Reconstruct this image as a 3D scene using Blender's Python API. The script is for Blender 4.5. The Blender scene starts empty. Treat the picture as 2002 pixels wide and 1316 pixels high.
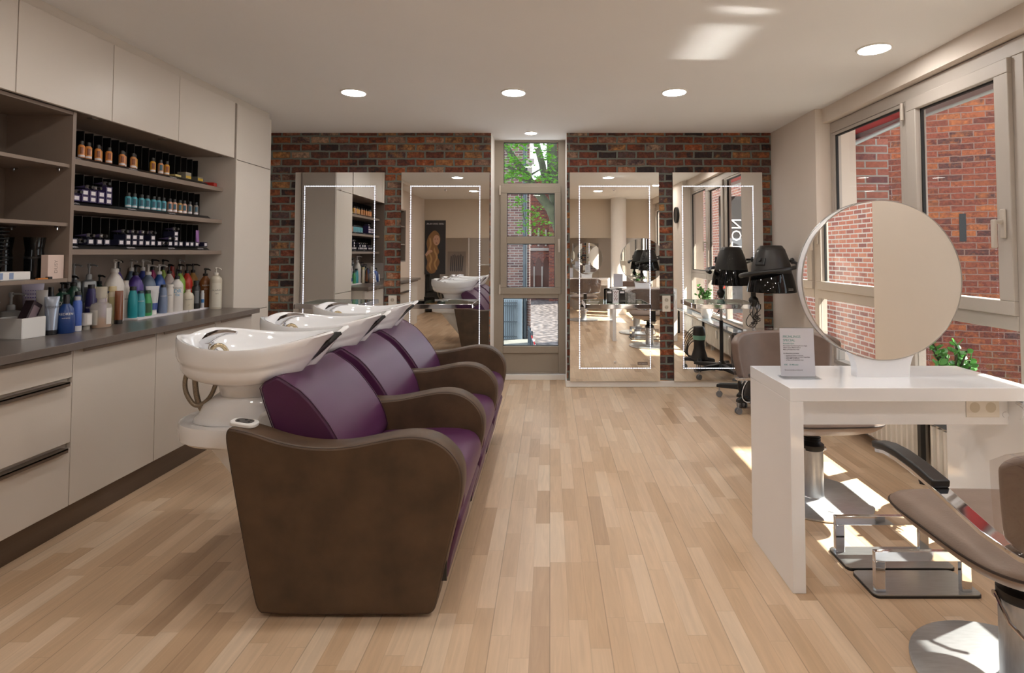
import bpy, math, random
from mathutils import Vector, Matrix
R = random.Random(7)
sc = bpy.context.scene
col = sc.collection
PI = math.pi
# ------------------------------------------------------------------ camera
cam_d = bpy.data.cameras.new('camera')
cam = bpy.data.objects.new('camera', cam_d); col.objects.link(cam)
cam.location = (0, 0, 1.32)
cam.rotation_euler = (math.radians(90 + 2.1), 0, 0)
cam_d.sensor_width = 36; cam_d.sensor_fit = 'HORIZONTAL'
cam_d.lens = 1080 / 2002 * 36
cam_d.shift_x = (1001 - 1075) / 2002
cam_d.shift_y = (455.4 - 658) / 2002
cam_d.clip_start = .02; cam_d.clip_end = 300
sc.camera = cam
try:
    sc.cycles.max_bounces = 16; sc.cycles.glossy_bounces = 8; sc.cycles.transparent_max_bounces = 24
except Exception: pass
# ------------------------------------------------------------------ world, sun, exposure
sc.view_settings.view_transform = 'Standard'; sc.view_settings.look = 'None'
sc.view_settings.exposure = 1.0; sc.view_settings.gamma = 1; sc.view_settings.use_curve_mapping = False
w = bpy.data.worlds.new('sky'); sc.world = w; w.use_nodes = True
wn = w.node_tree.nodes; wl = w.node_tree.links
bg = wn['Background']
tc = wn.new('ShaderNodeTexCoord'); sep = wn.new('ShaderNodeSeparateXYZ'); wl.new(tc.outputs['Generated'], sep.inputs[0])
rp = wn.new('ShaderNodeValToRGB'); wl.new(sep.outputs['Z'], rp.inputs[0])
rp.color_ramp.elements[0].position = 0.0; rp.color_ramp.elements[0].color = (.95, .97, 1, 1)
rp.color_ramp.elements[1].position = .7; rp.color_ramp.elements[1].color = (.72, .84, 1, 1)
wl.new(rp.outputs[0], bg.inputs[0]); bg.inputs[1].default_value = 1.55
sun_d = bpy.data.lights.new('sun', 'SUN'); sun_d.energy = 11.0; sun_d.angle = .009; sun_d.color = (1, .93, .82)
sun = bpy.data.objects.new('sun', sun_d); col.objects.link(sun)
sun.rotation_euler = Vector((-.80, -.36, -1)).to_track_quat('-Z', 'Y').to_euler()
# lamps added outside the window, standing in for sun reflected onto the ceiling
for gx, gy, gsx, gsy, tx, ty in ((4.3, 3.35, .62, .145, .935, 3.19), (4.3, 2.95, .5, .13, 1.0, 2.48)):
    gl_d = bpy.data.lights.new('added_glint_lamp', 'AREA'); gl_d.shape = 'RECTANGLE'; gl_d.size = gsx; gl_d.size_y = gsy; gl_d.spread = math.radians(2.0)
    gl_d.energy = .16; gl_d.color = (1, .96, .9)
    gl = bpy.data.objects.new('added_glint_lamp', gl_d); col.objects.link(gl); gl.location = (gx, gy, .3)
    gl.rotation_euler = (Vector((tx, ty, 2.525)) - Vector(gl.location)).to_track_quat('-Z', 'Y').to_euler()

# ------------------------------------------------------------------ helpers
def lin(h):
    h = h.lstrip('#'); out = []
    for i in (0, 2, 4):
        v = int(h[i:i+2], 16) / 255
        out.append(v / 12.92 if v <= .04045 else ((v + .055) / 1.055) ** 2.4)
    return tuple(out) + (1,)

def inp(n, k, v):
    if k in n.inputs: n.inputs[k].default_value = v

def M(name, c, rough=.5, metal=0, coat=0, vary=.06, vscale=6, bump=0, bscale=200, emit=None, estr=0, spec=None, bdist=.002, stretch=None):
    m = bpy.data.materials.new(name); m.use_nodes = True
    nt = m.node_tree; n = nt.nodes; b = n['Principled BSDF']
    c = lin(c) if isinstance(c, str) else c
    inp(b, 'Roughness', rough); inp(b, 'Metallic', metal); inp(b, 'Coat Weight', coat); inp(b, 'Coat Roughness', .08)
    if spec is not None: inp(b, 'Specular IOR Level', spec)
    t = n.new('ShaderNodeTexCoord')
    vec = t.outputs['Object']
    if stretch:
        mp = n.new('ShaderNodeMapping'); mp.inputs['Scale'].default_value = stretch
        nt.links.new(vec, mp.inputs[0]); vec = mp.outputs[0]
    nz = n.new('ShaderNodeTexNoise'); nz.inputs['Scale'].default_value = vscale; nz.inputs['Detail'].default_value = 4
    nt.links.new(vec, nz.inputs['Vector'])
    r = n.new('ShaderNodeValToRGB'); nt.links.new(nz.outputs['Fac'], r.inputs[0])
    r.color_ramp.elements[0].position = .3; r.color_ramp.elements[1].position = .7
    r.color_ramp.elements[0].color = tuple(x * (1 - vary) for x in c[:3]) + (1,)
    r.color_ramp.elements[1].color = tuple(min(1, x * (1 + vary)) for x in c[:3]) + (1,)
    nt.links.new(r.outputs[0], b.inputs['Base Color'])
    if emit: inp(b, 'Emission Color', lin(emit)); inp(b, 'Emission Strength', estr)
    if bump:
        n2 = n.new('ShaderNodeTexNoise'); n2.inputs['Scale'].default_value = bscale; n2.inputs['Detail'].default_value = 3
        nt.links.new(vec, n2.inputs['Vector'])
        bp = n.new('ShaderNodeBump'); bp.inputs['Strength'].default_value = bump; bp.inputs['Distance'].default_value = bdist
        nt.links.new(n2.outputs['Fac'], bp.inputs['Height']); nt.links.new(bp.outputs[0], b.inputs['Normal'])
    return m

def Mglass(name, tint=(.97, .985, .98, 1), ior=1.35, refl=1.0, base=None, alpha=0, rough=0, bump=0):
    m = bpy.data.materials.new(name); m.use_nodes = True
    nt = m.node_tree; n = nt.nodes; n.remove(n['Principled BSDF']); out = n['Material Output']
    tr = n.new('ShaderNodeBsdfTransparent'); tr.inputs[0].default_value = tint
    gs = n.new('ShaderNodeBsdfGlossy'); gs.inputs['Roughness'].default_value = rough
    fr = n.new('ShaderNodeFresnel'); fr.inputs['IOR'].default_value = ior
    mul = n.new('ShaderNodeMath'); mul.operation = 'MULTIPLY'; mul.inputs[1].default_value = refl
    gb = n.new('ShaderNodeNewGeometry'); inv = n.new('ShaderNodeMath'); inv.operation = 'SUBTRACT'; inv.inputs[0].default_value = 1
    nt.links.new(gb.outputs['Backfacing'], inv.inputs[1])
    ml0 = n.new('ShaderNodeMath'); ml0.operation = 'MULTIPLY'; nt.links.new(fr.outputs[0], ml0.inputs[0]); nt.links.new(inv.outputs[0], ml0.inputs[1])
    nt.links.new(ml0.outputs[0], mul.inputs[0])
    if bump:
        nz = n.new('ShaderNodeTexNoise'); nz.inputs['Scale'].default_value = 9; nz.inputs['Distortion'].default_value = 1.5
        t = n.new('ShaderNodeTexCoord'); nt.links.new(t.outputs['Object'], nz.inputs['Vector'])
        bp = n.new('ShaderNodeBump'); bp.inputs['Strength'].default_value = bump; bp.inputs['Distance'].default_value = .02
        nt.links.new(nz.outputs['Fac'], bp.inputs['Height']); nt.links.new(bp.outputs[0], gs.inputs['Normal']); nt.links.new(bp.outputs[0], fr.inputs['Normal'])
    a = tr.outputs[0]
    if base:
        df = n.new('ShaderNodeBsdfDiffuse'); df.inputs[0].default_value = base
        m1 = n.new('ShaderNodeMixShader'); m1.inputs[0].default_value = alpha
        nt.links.new(a, m1.inputs[1]); nt.links.new(df.outputs[0], m1.inputs[2]); a = m1.outputs[0]
    mx = n.new('ShaderNodeMixShader'); nt.links.new(mul.outputs[0], mx.inputs[0])
    nt.links.new(a, mx.inputs[1]); nt.links.new(gs.outputs[0], mx.inputs[2]); nt.links.new(mx.outputs[0], out.inputs[0])
    return m

def Memit(name, c, s):
    m = bpy.data.materials.new(name); m.use_nodes = True; n = m.node_tree.nodes
    b = n['Principled BSDF']; b.inputs['Base Color'].default_value = lin(c); inp(b, 'Emission Color', lin(c)); inp(b, 'Emission Strength', s)
    return m

def Mbrick(name, cols, mortar, bw, bh, msz, u=(1, 0), bump=.6, wob=.006, dirt=.35, rough=.85, seed=0., smooth=.15, mottle=.22):
    m = bpy.data.materials.new(name); m.use_nodes = True
    nt = m.node_tree; n = nt.nodes; L = nt.links; b = n['Principled BSDF']; inp(b, 'Roughness', rough)
    g = n.new('ShaderNodeNewGeometry')
    d = n.new('ShaderNodeVectorMath'); d.operation = 'DOT_PRODUCT'; d.inputs[1].default_value = (u[0], u[1], 0)
    L.new(g.outputs['Position'], d.inputs[0])
    s = n.new('ShaderNodeSeparateXYZ'); L.new(g.outputs['Position'], s.inputs[0])
    cb = n.new('ShaderNodeCombineXYZ'); L.new(d.outputs['Value'], cb.inputs[0]); L.new(s.outputs['Z'], cb.inputs[1])
    off = n.new('ShaderNodeVectorMath'); off.operation = 'ADD'; off.inputs[1].default_value = (seed, seed * .0, 0); L.new(cb.outputs[0], off.inputs[0])
    nz = n.new('ShaderNodeTexNoise'); nz.inputs['Scale'].default_value = 14; nz.inputs['Detail'].default_value = 3; L.new(off.outputs[0], nz.inputs['Vector'])
    nm = n.new('ShaderNodeVectorMath'); nm.operation = 'SUBTRACT'; nm.inputs[1].default_value = (.5, .5, .5); L.new(nz.outputs['Color'], nm.inputs[0])
    ns = n.new('ShaderNodeVectorMath'); ns.operation = 'SCALE'; ns.inputs['Scale'].default_value = wob * 2; L.new(nm.outputs[0], ns.inputs[0])
    ad = n.new('ShaderNodeVectorMath'); ad.operation = 'ADD'; L.new(off.outputs[0], ad.inputs[0]); L.new(ns.outputs[0], ad.inputs[1])
    br = n.new('ShaderNodeTexBrick'); L.new(ad.outputs[0], br.inputs['Vector'])
    br.inputs['Scale'].default_value = 1; br.inputs['Brick Width'].default_value = bw; br.inputs['Row Height'].default_value = bh
    br.inputs['Mortar Size'].default_value = msz; br.inputs['Mortar Smooth'].default_value = smooth
    br.inputs['Color1'].default_value = (0, 0, 0, 1); br.inputs['Color2'].default_value = (1, 1, 1, 1); br.inputs['Mortar'].default_value = (.5, .5, .5, 1)
    n4 = n.new('ShaderNodeTexNoise'); n4.inputs['Scale'].default_value = 11; n4.inputs['Detail'].default_value = 5; n4.inputs['Roughness'].default_value = .65; L.new(off.outputs[0], n4.inputs['Vector'])
    m4 = n.new('ShaderNodeMath'); m4.operation = 'MULTIPLY_ADD'; m4.inputs[1].default_value = mottle; m4.inputs[2].default_value = -.5*mottle; L.new(n4.outputs['Fac'], m4.inputs[0])
    s4 = n.new('ShaderNodeSeparateColor'); L.new(br.outputs['Color'], s4.inputs[0])
    a4 = n.new('ShaderNodeMath'); a4.operation = 'ADD'; L.new(s4.outputs[0], a4.inputs[0]); L.new(m4.outputs[0], a4.inputs[1])
    f4 = n.new('ShaderNodeMath'); f4.operation = 'FRACT'; L.new(a4.outputs[0], f4.inputs[0])
    r = n.new('ShaderNodeValToRGB'); L.new(f4.outputs[0], r.inputs[0]); cr = r.color_ramp; cr.interpolation = 'LINEAR'
    k = len(cols)
    for i, c in enumerate(cols):
        e = cr.elements[i] if i < 2 else cr.elements.new(i / k)
        e.position = i / k; e.color = lin(c)
    n3 = n.new('ShaderNodeTexNoise'); n3.inputs['Scale'].default_value = 32; n3.inputs['Detail'].default_value = 6; n3.inputs['Roughness'].default_value = .7
    L.new(off.outputs[0], n3.inputs['Vector'])
    mr = n.new('ShaderNodeMapRange'); mr.inputs[1].default_value = .3; mr.inputs[2].default_value = .7; mr.inputs[3].default_value = 1 - dirt; mr.inputs[4].default_value = 1 + dirt * .5
    L.new(n3.outputs['Fac'], mr.inputs[0])
    mu = n.new('ShaderNodeMix'); mu.data_type = 'RGBA'; mu.blend_type = 'MULTIPLY'; mu.inputs[0].default_value = 1
    L.new(r.outputs[0], mu.inputs[6]); L.new(mr.outputs[0], mu.inputs[7])
    mx = n.new('ShaderNodeMix'); mx.data_type = 'RGBA'; L.new(br.outputs['Fac'], mx.inputs[0]); L.new(mu.outputs[2], mx.inputs[6]); mx.inputs[7].default_value = lin(mortar)
    L.new(mx.outputs[2], b.inputs['Base Color'])
    h = n.new('ShaderNodeMath'); h.operation = 'MULTIPLY_ADD'; L.new(br.outputs['Fac'], h.inputs[0]); h.inputs[1].default_value = -1.0; L.new(n3.outputs['Fac'], h.inputs[2])
    bp = n.new('ShaderNodeBump'); bp.inputs['Strength'].default_value = bump; bp.inputs['Distance'].default_value = .012
    L.new(h.outputs[0], bp.inputs['Height']); L.new(bp.outputs[0], b.inputs['Normal'])
    return m

def Mfloor():
    m = bpy.data.materials.new('beech_parquet'); m.use_nodes = True
    nt = m.node_tree; n = nt.nodes; L = nt.links; b = n['Principled BSDF']; inp(b, 'Roughness', .33); inp(b, 'Specular IOR Level', .4)
    g = n.new('ShaderNodeNewGeometry'); s = n.new('ShaderNodeSeparateXYZ'); L.new(g.outputs['Position'], s.inputs[0])
    def math_(op, a, bb=None, c=None):
        q = n.new('ShaderNodeMath'); q.operation = op
        for i, v in enumerate((a, bb, c)):
            if v is None: continue
            if hasattr(v, 'links') or hasattr(v, 'is_output'): L.new(v, q.inputs[i])
            else: q.inputs[i].default_value = v
        return q.outputs[0]
    SW = .068
    xs = math_('DIVIDE', s.outputs['X'], SW); row = math_('FLOOR', xs)
    wn1 = n.new('ShaderNodeTexWhiteNoise'); wn1.noise_dimensions = '1D'; L.new(row, wn1.inputs['W'])
    ysh = math_('MULTIPLY_ADD', wn1.outputs['Value'], 3.7, s.outputs['Y'])
    ln = math_('MULTIPLY_ADD', wn1.outputs['Value'], .2, .34)
    yy = math_('DIVIDE', ysh, ln); seg = math_('FLOOR', yy)
    cv = n.new('ShaderNodeCombineXYZ'); L.new(row, cv.inputs[0]); L.new(seg, cv.inputs[1])
    wn2 = n.new('ShaderNodeTexWhiteNoise'); wn2.noise_dimensions = '2D'; L.new(cv.outputs[0], wn2.inputs['Vector'])
    r = n.new('ShaderNodeValToRGB'); L.new(wn2.outputs['Value'], r.inputs[0])
    cols = [(0, '#b39476'), (.1, '#c6a787'), (.45, '#cfb192'), (.8, '#d6ba9c'), (1, '#dbc3a8')]
    cr = r.color_ramp
    for i, (p, c) in enumerate(cols):
        e = cr.elements[i] if i < 2 else cr.elements.new(p)
        e.position = p; e.color = lin(c)
    # grain
    gv = n.new('ShaderNodeCombineXYZ')
    L.new(math_('MULTIPLY', s.outputs['X'], 42.), gv.inputs[0]); L.new(math_('MULTIPLY', s.outputs['Y'], 3.2), gv.inputs[1]); L.new(math_('MULTIPLY', wn2.outputs['Value'], 60.), gv.inputs[2])
    nz = n.new('ShaderNodeTexNoise'); nz.inputs['Scale'].default_value = 1; nz.inputs['Detail'].default_value = 6; nz.inputs['Distortion'].default_value = 1.2; L.new(gv.outputs[0], nz.inputs['Vector'])
    mr = n.new('ShaderNodeMapRange'); mr.inputs[1].default_value = .3; mr.inputs[2].default_value = .7; mr.inputs[3].default_value = .9; mr.inputs[4].default_value = 1.05; L.new(nz.outputs['Fac'], mr.inputs[0])
    # seams
    fx = math_('FRACT', xs); ex = math_('MINIMUM', fx, math_('SUBTRACT', 1., fx))
    x3 = math_('DIVIDE', s.outputs['X'], SW * 3); f3 = math_('FRACT', x3); e3 = math_('MULTIPLY', math_('MINIMUM', f3, math_('SUBTRACT', 1., f3)), 3.)
    fy = math_('FRACT', yy); ey = math_('MULTIPLY', math_('MINIMUM', fy, math_('SUBTRACT', 1., fy)), 6.)
    seam = math_('MULTIPLY_ADD', math_('LESS_THAN', math_('MINIMUM', ex, ey), .022), -.10, 1.)
    seam3 = math_('MULTIPLY_ADD', math_('LESS_THAN', e3, .03), -.22, seam)
    tot = math_('MULTIPLY', mr.outputs[0], seam3)
    mu = n.new('ShaderNodeMix'); mu.data_type = 'RGBA'; mu.blend_type = 'MULTIPLY'; mu.inputs[0].default_value = 1
    L.new(r.outputs[0], mu.inputs[6]); L.new(tot, mu.inputs[7]); L.new(mu.outputs[2], b.inputs['Base Color'])
    bp = n.new('ShaderNodeBump'); bp.inputs['Strength'].default_value = .12; bp.inputs['Distance'].default_value = .002; L.new(tot, bp.inputs['Height']); L.new(bp.outputs[0], b.inputs['Normal'])
    return m

class MB:
    def __init__(s): s.v = []; s.f = []; s.mi = []
    def add(s, vs, fs):
        o = len(s.v); s.v += [tuple(p) for p in vs]; s.f += [tuple(i + o for i in f) for f in fs]; return s
    def box(s, x0, x1, y0, y1, z0, z1):
        vs = [(x, y, z) for z in (z0, z1) for y in (y0, y1) for x in (x0, x1)]
        return s.add(vs, [(0, 2, 3, 1), (4, 5, 7, 6), (0, 1, 5, 4), (2, 6, 7, 3), (0, 4, 6, 2), (1, 3, 7, 5)])
    def rings(s, rs, cap0=True, cap1=True):
        k = len(rs[0]); vs = [p for r in rs for p in r]; fs = []
        for a in range(len(rs) - 1):
            for i in range(k):
                j = (i + 1) % k; fs.append((a*k+i, a*k+j, (a+1)*k+j, (a+1)*k+i))
        if cap0: fs.append(tuple(range(k))[::-1])
        if cap1: fs.append(tuple((len(rs)-1)*k + i for i in range(k)))
        return s.add(vs, fs)
    def lathe(s, prof, n=24, c=(0, 0, 0), sx=1, sy=1):
        return s.rings([[(c[0] + r*sx*math.cos(2*PI*i/n), c[1] + r*sy*math.sin(2*PI*i/n), c[2] + z) for i in range(n)] for r, z in prof])
    def cyl(s, a, b, r, n=16, r2=None):
        a, b = Vector(a), Vector(b); return s.tube([a, b], [r, r if r2 is None else r2], n)
    def tube(s, pts, r, n=8, closed=False, flat=None, up=None):
        pts = [Vector(p) for p in pts]; k = len(pts); rs = []
        prev = None
        for i, p in enumerate(pts):
            if closed: t = pts[(i+1) % k] - pts[i-1]
            else: t = pts[min(i+1, k-1)] - pts[max(i-1, 0)]
            t.normalize()
            if up is not None:
                a = t.cross(Vector(up)); a.normalize(); b = a.cross(t)
            else:
                if prev is None:
                    a = t.orthogonal().normalized()
                else:
                    a = prev - t * prev.dot(t)
                    if a.length < 1e-5: a = t.orthogonal()
                    a.normalize()
                prev = a; b = t.cross(a)
            rr = r[i] if isinstance(r, (list, tuple)) else r
            if flat:
                wd, th = flat; q = [(wd, th), (-wd, th), (-wd, -th), (wd, -th)]
                rs.append([tuple(p + a*x + b*y) for x, y in q])
            else:
                rs.append([tuple(p + a*rr*math.cos(2*PI*j/n) + b*rr*math.sin(2*PI*j/n)) for j in range(n)])
        if closed: rs.append(rs[0]); return s.rings(rs, False, False)
        return s.rings(rs)
    def prism(s, poly, axis, a0, a1):
        def P(q, a): return {'x': (a, q[0], q[1]), 'y': (q[0], a, q[1]), 'z': (q[0], q[1], a)}[axis]
        return s.rings([[P(q, a0) for q in poly], [P(q, a1) for q in poly]])
    def sphere(s, c, r, n=12, sx=1, sy=1, sz=1):
        return s.rings([[(c[0] + r*sx*math.sin(PI*a/n)*math.cos(2*PI*i/(2*n)), c[1] + r*sy*math.sin(PI*a/n)*math.sin(2*PI*i/(2*n)), c[2] - r*sz*math.cos(PI*a/n)) for i in range(2*n)] for a in [.15] + list(range(1, n)) + [n - .15]])
    def move(s, d, i0=0):
        s.v = s.v[:i0] + [(x+d[0], y+d[1], z+d[2]) for x, y, z in s.v[i0:]]; return s
    def xf(s, m): s.v = [tuple(m @ Vector(p)) for p in s.v]; return s

def spl(p, k=6):
    p = [Vector(q) for q in p]; out = []
    for i in range(len(p) - 1):
        a, b, c, d = p[max(i-1, 0)], p[i], p[i+1], p[min(i+2, len(p)-1)]
        for j in range(k):
            t = j/k; out.append(.5*((2*b) + (c - a)*t + (2*a - 5*b + 4*c - d)*t*t + (3*b - a - 3*c + d)*t**3))
    return out + [p[-1]]
def rrect(w, h, r, n=5, cx=0, cy=0):
    out = []
    for q, (sx, sy) in enumerate(((1, 1), (-1, 1), (-1, -1), (1, -1))):
        for i in range(n + 1):
            a = PI/2*q + PI/2*i/n; out.append((cx + sx*(w/2 - r) + r*math.cos(a), cy + sy*(h/2 - r) + r*math.sin(a)))
    return out

def mesh_obj(name, mb, mat, parent=None, smooth=40, bevel=0, seg=2, label=None, sub=0):
    me = bpy.data.meshes.new(name); me.from_pydata(mb.v, [], mb.f); me.update()
    import bmesh
    bm = bmesh.new(); bm.from_mesh(me); bmesh.ops.recalc_face_normals(bm, faces=bm.faces[:]); bm.to_mesh(me); bm.free()
    if smooth:
        me.shade_smooth(); me.set_sharp_from_angle(angle=math.radians(smooth))
    me.materials.append(mat)
    o = bpy.data.objects.new(name, me); col.objects.link(o)
    if parent: o.parent = parent
    if bevel:
        b = o.modifiers.new('bevel', 'BEVEL'); b.width = bevel; b.segments = seg; b.limit_method = 'ANGLE'; b.angle_limit = math.radians(35)
        if hasattr(b, 'harden_normals'): b.harden_normals = False
    if sub:
        q = o.modifiers.new('subdivision', 'SUBSURF'); q.levels = sub; q.render_levels = sub
    if label: o['label'] = label
    return o

def tag(o, label, cat, group=None):
    o['label'] = label; o['category'] = cat
    if group: o['group'] = group
    return o
def thing(name, label, cat, loc=(0, 0, 0), rz=0, group=None):
    o = bpy.data.objects.new(name, None); col.objects.link(o); o.empty_display_size = .1
    o.location = loc; o.rotation_euler = (0, 0, rz); return tag(o, label, cat, group)
def P(par, name, mb, mat, world=False, **k):
    """a part; world=True: its coordinates are the room's, not the thing's"""
    if world:
        r = par
        while r.parent: r = r.parent
        mb.move((-r.location.x, -r.location.y, -r.location.z))
    return mesh_obj(name, mb, mat, par, **k)
def struct(name, mb, mat, parent=None, **k):
    o = mesh_obj(name, mb, mat, parent, **k)
    if parent is None: o['kind'] = 'structure'
    return o
def dup(o, parent=None, skip=()):
    c = o.copy(); col.objects.link(c)
    if parent: c.parent = parent
    for ch in o.children:
        if ch.name.split('.')[0] in skip: continue
        dup(ch, c, skip)
    return c
def text_mb(s, size, align='CENTER', bold=0, space=1.0):
    cu = bpy.data.curves.new('t', 'FONT'); cu.body = s; cu.size = size; cu.align_x = align; cu.align_y = 'CENTER'
    cu.resolution_u = 2; cu.offset = bold; cu.space_character = space; cu.space_line = .95
    o = bpy.data.objects.new('t', cu); col.objects.link(o)
    me = bpy.data.meshes.new_from_object(o.evaluated_get(bpy.context.evaluated_depsgraph_get()))
    mb = MB(); mb.v = [tuple(v.co) for v in me.vertices]; mb.f = [tuple(p.vertices) for p in me.polygons]
    bpy.data.objects.remove(o); bpy.data.meshes.remove(me); bpy.data.curves.remove(cu)
    return mb
def text_on(mb, origin, right, up, lift=.0008):
    right, up = Vector(right).normalized(), Vector(up).normalized(); nn = right.cross(up); o = Vector(origin)
    mb.v = [tuple(o + right*x + up*y + nn*lift) for x, y, z in mb.v]; return mb
def text_wrap(mb, rad, z, a0=0):
    mb.v = [(rad*math.cos(a0 + x/rad), rad*math.sin(a0 + x/rad), z + y) for x, y, zz in mb.v]; return mb
def W(px, py, Y): return ((px - 1075)/1080*Y, Y, 1.32 + (495 - py)/1080*Y)

# ------------------------------------------------------------------ materials
m_floor = Mfloor()
m_ceil = M('ceiling_paint', '#e6e5e4', .9, vary=.01, vscale=2)
m_wall = M('beige_wall_paint', '#d9cec3', .85, vary=.015, vscale=2, bump=.05, bscale=300)
m_white = M('white_paint', '#e8e4df', .6, vary=.01)
m_tan = M('tan_wall_paint', '#c9bbaa', .85, vary=.02, vscale=2)
m_wbrick = Mbrick('brick_wallpaper', ['#3f2a26', '#84462f', '#5f3128', '#a3623d', '#4a3834', '#8f4f38', '#5a4a4b', '#744032', '#b5804f', '#3a3032', '#85402c', '#a8856f', '#54342e', '#955538', '#c08a52', '#4a3640', '#b8987e', '#a5552c', '#33282a'], '#747b74', .192, .0755, .010, (1, 0), bump=.9, wob=.009, dirt=.7, rough=.75, smooth=.3, mottle=.2)
m_cab = M('cream_cabinet_lacquer', '#d2cac1', .35, vary=.012, vscale=3)
m_cabside = M('cream_cabinet_side', '#d2cac0', .45, vary=.012, vscale=3)
m_taupe = M('taupe_laminate', '#84756a', .45, vary=.03, vscale=10)
m_taupedk = M('dark_taupe_laminate', '#695a4e', .5, vary=.03, vscale=10)
m_counter = M('grey_brown_worktop', '#6b625c', .28, vary=.05, vscale=30)
m_handle = M('brushed_bronze', '#8a7d72', .35, metal=.8, vary=.04)
m_kick = M('dark_bronze_plinth', '#6f6156', .35, metal=.5, vary=.05, stretch=(1, 1, 20))
m_frame = M('taupe_window_profile', '#b2a9a0', .5, vary=.015)
m_frame2 = M('pale_window_profile', '#bdb2a6', .5, vary=.015)
m_gasket = M('black_gasket', '#171717', .6)
m_glass = Mglass('window_glass', ior=1.3, refl=.9)
m_mirror = M('mirror_silver', (.93, .94, .93, 1), .004, metal=1, vary=.003)
m_alu = M('satin_aluminium', '#b9b7b4', .3, metal=.9, vary=.03)
m_chrome = M('polished_chrome', '#d7d7da', .06, metal=1, vary=.02)
m_steel = M('brushed_steel', '#c3c6ca', .36, metal=.85, vary=.08, vscale=20, stretch=(1, 6, 1))
m_plate = M('dark_brushed_plate', '#b4b9bc', .28, metal=1, vary=.06, vscale=15, stretch=(1, 8, 1))
m_led = Memit('led_light', '#e6e8ff', 4.5)
m_lamp = Memit('downlight_glow', '#fffaf4', 47)
m_brown = M('brown_grained_leather', '#4f3c2b', .5, vary=.3, vscale=8, bump=.35, bscale=260, bdist=.0015)
m_purple = M('purple_leather', '#4e2348', .42, vary=.08, vscale=5, bump=.15, bscale=420, bdist=.001)
m_seam = M('dark_piping', '#35251c', .5)
m_pseam = M('purple_piping', '#3d1a37', .45)
m_ceram = M('white_ceramic', '#f2f3f5', .07, coat=.6, vary=.01)
m_gel = M('black_gel', '#191919', .45)
m_hose = M('braided_hose', '#8d8170', .4, metal=.6, vary=.3, vscale=300)
m_brass = M('bronze_metal', '#b3a386', .25, metal=1)
m_plast = M('white_plastic', '#e4e3e1', .35, vary=.01)
m_plgrey = M('grey_keypad', '#55524f', .5)
m_black = M('black_plastic', '#1c1b1b', .38, vary=.05)
m_blackm = M('matte_black_plastic', '#2a2623', .42, vary=.05, bump=.1, bscale=800)
m_blackg = M('gloss_black', '#0b0b0c', .06, coat=.5)
m_visor = Mglass('smoked_visor', tint=(.12, .12, .12, 1), ior=1.45, base=(.006, .006, .006, 1), alpha=.8)
m_rubber = M('grey_rubber', '#77777a', .6)
m_desk = M('white_gloss_lacquer', '#f3f4f7', .08, coat=.5, vary=.006)
m_acryl = Mglass('clear_acrylic', tint=(.95, .96, .97, 1), ior=1.4)
m_paper = M('white_paper', '#e3dfe4', .7, vary=.01)
m_ink = M('dark_ink', '#2e2430', .7)
m_teal = M('teal_ink', '#4b8f8c', .7)
m_chair = M('taupe_leather', '#8f7c70', .45, vary=.07, vscale=12, bump=.4, bscale=160, bdist=.002)
m_chairbk = M('taupe_back_leather', '#79675d', .4, vary=.08, vscale=10, bump=.2, bscale=200)
m_chairdk = M('brown_chair_leather', '#6a4a38', .45, vary=.08, vscale=10, bump=.2, bscale=200)
m_film = Mglass('clear_plastic_cover', tint=(.94, .93, .93, 1), ior=1.8, refl=1.4, rough=.05, bump=.6)
m_rad = M('radiator_enamel', '#d8d3cb', .4, vary=.01)
m_granite = M('dark_granite', '#4d545a', .1, vary=.3, vscale=120)
m_stdark = M('black_steel', '#222222', .5)
m_shglass = Mglass('shelf_glass', tint=(.8, .93, .88, 1), ior=1.5)
m_leaf = M('jade_leaf', '#4d8f3c', .4, vary=.25, vscale=8)
m_bark = M('bark', '#474a38', .9, vary=.3, vscale=8, bump=.6, bscale=20, bdist=.02)
m_pot = M('white_glazed_pot', '#e9e7e4', .25)
m_soil = M('soil', '#2e241c', .9)
m_socket = M('socket_cream', '#e6e0d6', .4)
m_dark = M('dark_hole', '#1b1a19', .6)
m_colours = {}
def mc(h, rough=.3, metal=0, coat=.2):
    k = (h, rough, metal)
    if k not in m_colours: m_colours[k] = M('plastic_' + h.strip('#'), h, rough, metal, coat=coat, vary=.03)
    return m_colours[k]
m_clearb = Mglass('clear_bottle', tint=(.88, .86, .82, 1), ior=1.4, base=(.8, .76, .7, 1), alpha=.35)
m_amber = M('amber_liquid', '#c98d4a', .15, vary=.05)
m_silver = M('silver_foil', '#c3c3c8', .25, metal=.9)

# ------------------------------------------------------------------ room shell
XL, XR, YB, ZC = -2.80, 2.235, 5.515, 2.525
XG = 2.337                                     # window plane on the right
struct('floor', MB().box(XL - .2, 2.5, -6.2, 6.0, -.1, 0), m_floor)
struct('ceiling', MB().box(XL - .2, 2.275, -1.35, 5.95, ZC, ZC + .15), m_ceil)
struct('wall_left', MB().box(XL - .15, XL, -6, 5.9, 0, ZC), m_wall)
mb = MB().box(XL, -.588, YB, 5.95, .0, ZC).box(.166, 2.30, YB, 5.95, 0, ZC).box(-.588, .166, 5.84, 5.95, ZC - .005, ZC)
struct('wall_back', mb, m_white)
struct('wall_back_brick', MB().box(XL, -.592, YB - .012, YB, .062, ZC), m_wbrick)
struct('wall_back_brickwork', MB().box(.17, XR - .004, YB - .012, YB, .062, ZC), m_wbrick)
struct('baseboard_back', MB().box(XL, -.585, YB - .02, YB, 0, .062).box(.163, 2.215, YB - .02, YB, 0, .062), m_white, bevel=.004)
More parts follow.
